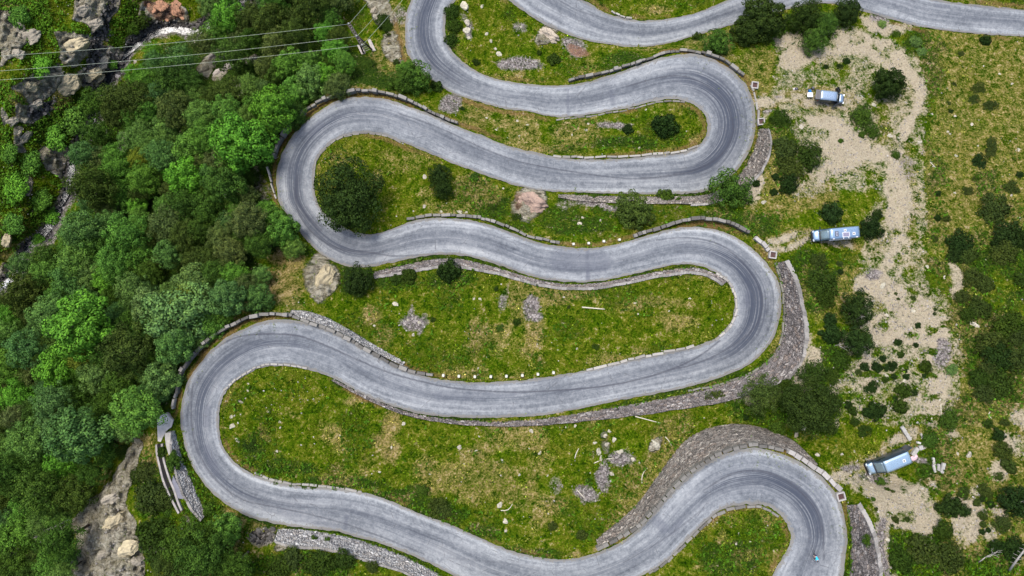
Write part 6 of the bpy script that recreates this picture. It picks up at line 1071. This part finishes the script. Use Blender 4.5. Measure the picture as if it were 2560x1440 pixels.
rider = empty('person', c0, rz); tag(rider, 'cyclist in bright blue jersey and dark helmet leaning over the handlebar on the road', 'person')
PE, CH, NK, HD = (-.20, 0, .98), (.20, 0, 1.26), (.33, 0, 1.36), (.42, 0, 1.42)
body = [[(PE, .13), ((0, 0, 1.13), .125), (CH, .135), (NK, .055), (HD, .085), ((.47, 0, 1.44), .075)]]
for s in (-1, 1):
    knee = (.14, s*.10, .70) if s < 0 else (.10, s*.10, .56); ank = (-.08, s*.085, .46) if s < 0 else (.00, s*.085, .17)
    body.append([(PE, .13), ((-.16, s*.10, .94), .095), (tuple((a+b)/2 for a, b in zip((-.16, s*.10, .94), knee)), .08), (knee, .058), (tuple((a*.65+b*.35) for a, b in zip(knee, ank)), .056), (ank, .036), ((ank[0]+.10, s*.085, ank[2]-.06), .035), ((ank[0]+.19, s*.085, ank[2]-.07), .025)])
    hand = (.51, s*.205, .93); el = (.36, s*.27, 1.06)
    body.append([(CH, .135), ((.24, s*.17, 1.28), .065), ((.30, s*.24, 1.17), .045), (el, .038), ((.45, s*.235, .99), .032), ((.49, s*.21, .95), .024), (hand, .030)])
bo = skin('body', body, M_SKIN, rider)
skin('jersey', [[((-.16, 0, 1.02), .142), ((0, 0, 1.14), .140), ((.19, 0, 1.265), .150), ((.27, 0, 1.32), .09)]]+[[((.19, 0, 1.265), .150), ((.24, s*.17, 1.285), .078), ((.29, s*.225, 1.19), .062)] for s in (-1, 1)], M_JER, rider)
skin('shorts', [[((-.18, 0, 1.00), .145), ((-.22, 0, .95), .13)]]+[[((-.18, 0, 1.00), .145), ((-.15, s*.10, .93), .108), ((-.02, s*.10, .83 if s < 0 else .78), .092)] for s in (-1, 1)], M_SHO, rider)
for s in (-1, 1):
    skin('sleeve', [[((.31, s*.245, 1.15), .052), ((.36, s*.27, 1.06), .048), ((.46, s*.228, .98), .038)]], M_SLV, rider)
    ank = (-.08, .46) if s < 0 else (.0, .17); mb = MB(); mb.box((ank[0]+.10, s*.085, ank[1]-.085), (.26, .085, .075), None, .8); mb.build('shoe', M_SHOE, rider, True, .025)
    for f in range(4): skin('finger', [[((.50, s*(.185+.014*f), .945), .010), ((.535-.004*abs(f-1), s*(.186+.014*f), .945), .0095), ((.548-.004*abs(f-1), s*(.187+.014*f), .925), .009), ((.535, s*(.188+.014*f), .905), .008)]], M_SKIN, bo, 1)
    skin('thumb', [[((.49, s*.185, .935), .011), ((.475, s*.172, .915), .0105), ((.485, s*.170, .898), .009)]], M_SKIN, bo, 1)
bm = bmesh.new(); bmesh.ops.create_uvsphere(bm, u_segments=20, v_segments=12, radius=1); [bm.verts.remove(v) for v in [v for v in bm.verts if v.co.z < -.25]]; me = bpy.data.meshes.new('helmet'); bm.to_mesh(me); bm.free(); me.polygons.foreach_set('use_smooth', np.full(len(me.polygons), True))
o = obj('helmet', me, M_HEL, rider, (.42, 0, 1.47)); o.scale = (.155, .105, .105); o.rotation_euler = (0, .45, 0)
mb = MB(); mb.tube([(.515, 0, 1.42), (.54, 0, 1.405), (.52, 0, 1.39)], [.008, .014, .01], 6); mb.build('nose', M_SKIN, bo, True)
for s in (-1, 1): mb = MB(); mb.box((.49, s*.04, 1.435), (.05, .05, .03)); mb.build('sunglasses', M_GLASS, rider, True, .01)
# ------------------------------------------------------------------ labels that single each plant and stone out
MARKS = [('the power pole',905,95),('the rust red boulders',410,25),('the stream rapids',455,85),('the grey cliff knoll',140,205),('the upper stream bend',275,185),('the middle of the stream',180,450),('the lower stream fork',85,600),('the bare slabs in the wood',575,165),('the upper left hairpin',860,300),('the middle left hairpin end',735,500),('the lower left hairpin',500,1000),('the top left bend',1070,110),('the top right hairpin',1830,300),('the middle right hairpin',1900,760),('the lowest right hairpin',2050,1290),
 ('the open van',2075,246),('the long camper',2090,586),('the pale panel van',2220,1156),('the huge grey green tree',460,785),('the big bright round tree',611,361),('the fallen grey tree',125,1318),('the bleached forked tree',2138,790),('the lichen outcrop',802,700),('the concrete channel',425,1200),('the bare cliff foot',285,1330),('the scree terraces',2250,850),('the upper scree',2220,420),('the sandy hollow',2260,1275),('the white boulder',2442,814),('the lone island tree',876,490),('the wall tree',1825,478),('the pink outcrop',1330,506),('the stone heap',1520,1180),('the stone ring',1035,805),('the lone pole',1484,770),('the bleached pine',2530,1370),('the topmost road',1600,80),('the right edge field',2460,300),('the lone pale terraces log',2212,714),('the tall brown wall',1700,1130),('the island in the top hairpin',1600,330),('the lowest meadow',950,1130),('the stony patch',2440,1300),('the dark scrub at the right edge',2500,880),('the top right tree clump',1990,50)]
MARKS += [('the bright round tree',687,277),('the pale crowned tree',215,812),('the bluish great tree',208,1086),('the fork of the ravine bank',90,510),('the top edge wood',690,40),('the dark olive canopy',330,875),('the roadside bluish trees',600,745),('the brownish crowns',440,560),('the lower wood edge',240,1160)]
def where(dx, dy):
    ax, ay = abs(dx), abs(dy); v = 'above' if dy < 0 else 'below'; h = 'left of' if dx < 0 else 'right of'
    return h if ay < ax*.42 else v if ax < ay*.42 else f'{v} and {h}'
def describe(x, y, what, n):
    best = sorted(MARKS, key=lambda k: math.hypot(k[1]-x, k[2]-y)); m = best[0]; d = math.hypot(m[1]-x, m[2]-y)
    s = f'{what} ' + ('at ' if d < 9 else ('just ' if d < 60 else 'far ' if d > 150 else '')+where(x-m[1], y-m[2])+' ')+m[0]
    if n > 0: m2 = best[n]; s += ', '+where(x-m2[1], y-m2[2])+' '+m2[0]
    return s
txt = {i: describe(x, y, w, 0) for i, (o, w, x, y, r) in enumerate(LABELLED)}
ORD = ['leftmost', 'second from left', 'third from left', 'fourth from left', 'fifth from left', 'sixth from left']
def clashes():
    by = {}
    for i, s in txt.items(): by.setdefault(s, []).append(i)
    return [v for v in by.values() if len(v) > 1]
for v in clashes():
    for i in v: o, w, x, y, r = LABELLED[i]; txt[i] = describe(x, y, w, 1)
for v in clashes():
    v.sort(key=lambda i: LABELLED[i][2]); k = len(v)
    for q, i in enumerate(v): o, w, x, y, r = LABELLED[i]; txt[i] = f'{"rightmost" if q == k-1 else ORD[min(q, 5)]} {describe(x, y, w, 0)}'
for v in clashes():
    for q, i in enumerate(sorted(v, key=lambda i: LABELLED[i][3])): txt[i] = ('upper ', 'lower ', 'lowest ', 'next lowest ')[min(q, 3)]+txt[i]
for i, s in txt.items():
    wds = s.split(); LABELLED[i][0]['label'] = ' '.join(wds[:16])
# ------------------------------------------------------------------ light and camera
SUN_EL, SUN_AZ = math.radians(66), math.radians(-35)
wd_ = bpy.data.worlds.new('World'); SC.world = wd_; wd_.use_nodes = True; nt = wd_.node_tree; bg = nt.nodes['Background']
sky = nt.nodes.new('ShaderNodeTexSky'); sky.sky_type = 'NISHITA'; sky.sun_disc = False; sky.sun_elevation = SUN_EL; sky.sun_rotation = SUN_AZ; sky.dust_density = 3.0; sky.air_density = 1.0; sky.ozone_density = .8
nt.links.new(sky.outputs[0], bg.inputs[0]); bg.inputs[1].default_value = .105
sl = bpy.data.lights.new('sun', 'SUN'); sl.energy = 1.5; sl.angle = math.radians(20); sl.color = (1, .96, .90); so = link(bpy.data.objects.new('sun', sl))
so.rotation_euler = Vector((math.sin(SUN_AZ)*math.cos(SUN_EL), math.cos(SUN_AZ)*math.cos(SUN_EL), math.sin(SUN_EL))).to_track_quat('Z', 'Y').to_euler(); so.location = (30, 60, 160)
cam = bpy.data.cameras.new('camera'); cam.lens = 36.0*F/2560; cam.sensor_width = 36; cam.clip_start = 1; cam.clip_end = 5000; co = link(bpy.data.objects.new('camera', cam)); co.location = (0, 0, H); co.rotation_euler = (0, 0, 0); SC.camera = co
vs_ = SC.view_settings; SC.display_settings.display_device = 'sRGB'; vs_.view_transform = 'Standard'; vs_.look = 'None'; vs_.gamma = 1; vs_.exposure = 1.3; vs_.use_curve_mapping = False
SC.cycles.max_bounces = 5; SC.cycles.diffuse_bounces = 1; SC.cycles.glossy_bounces = 2; SC.cycles.transmission_bounces = 2
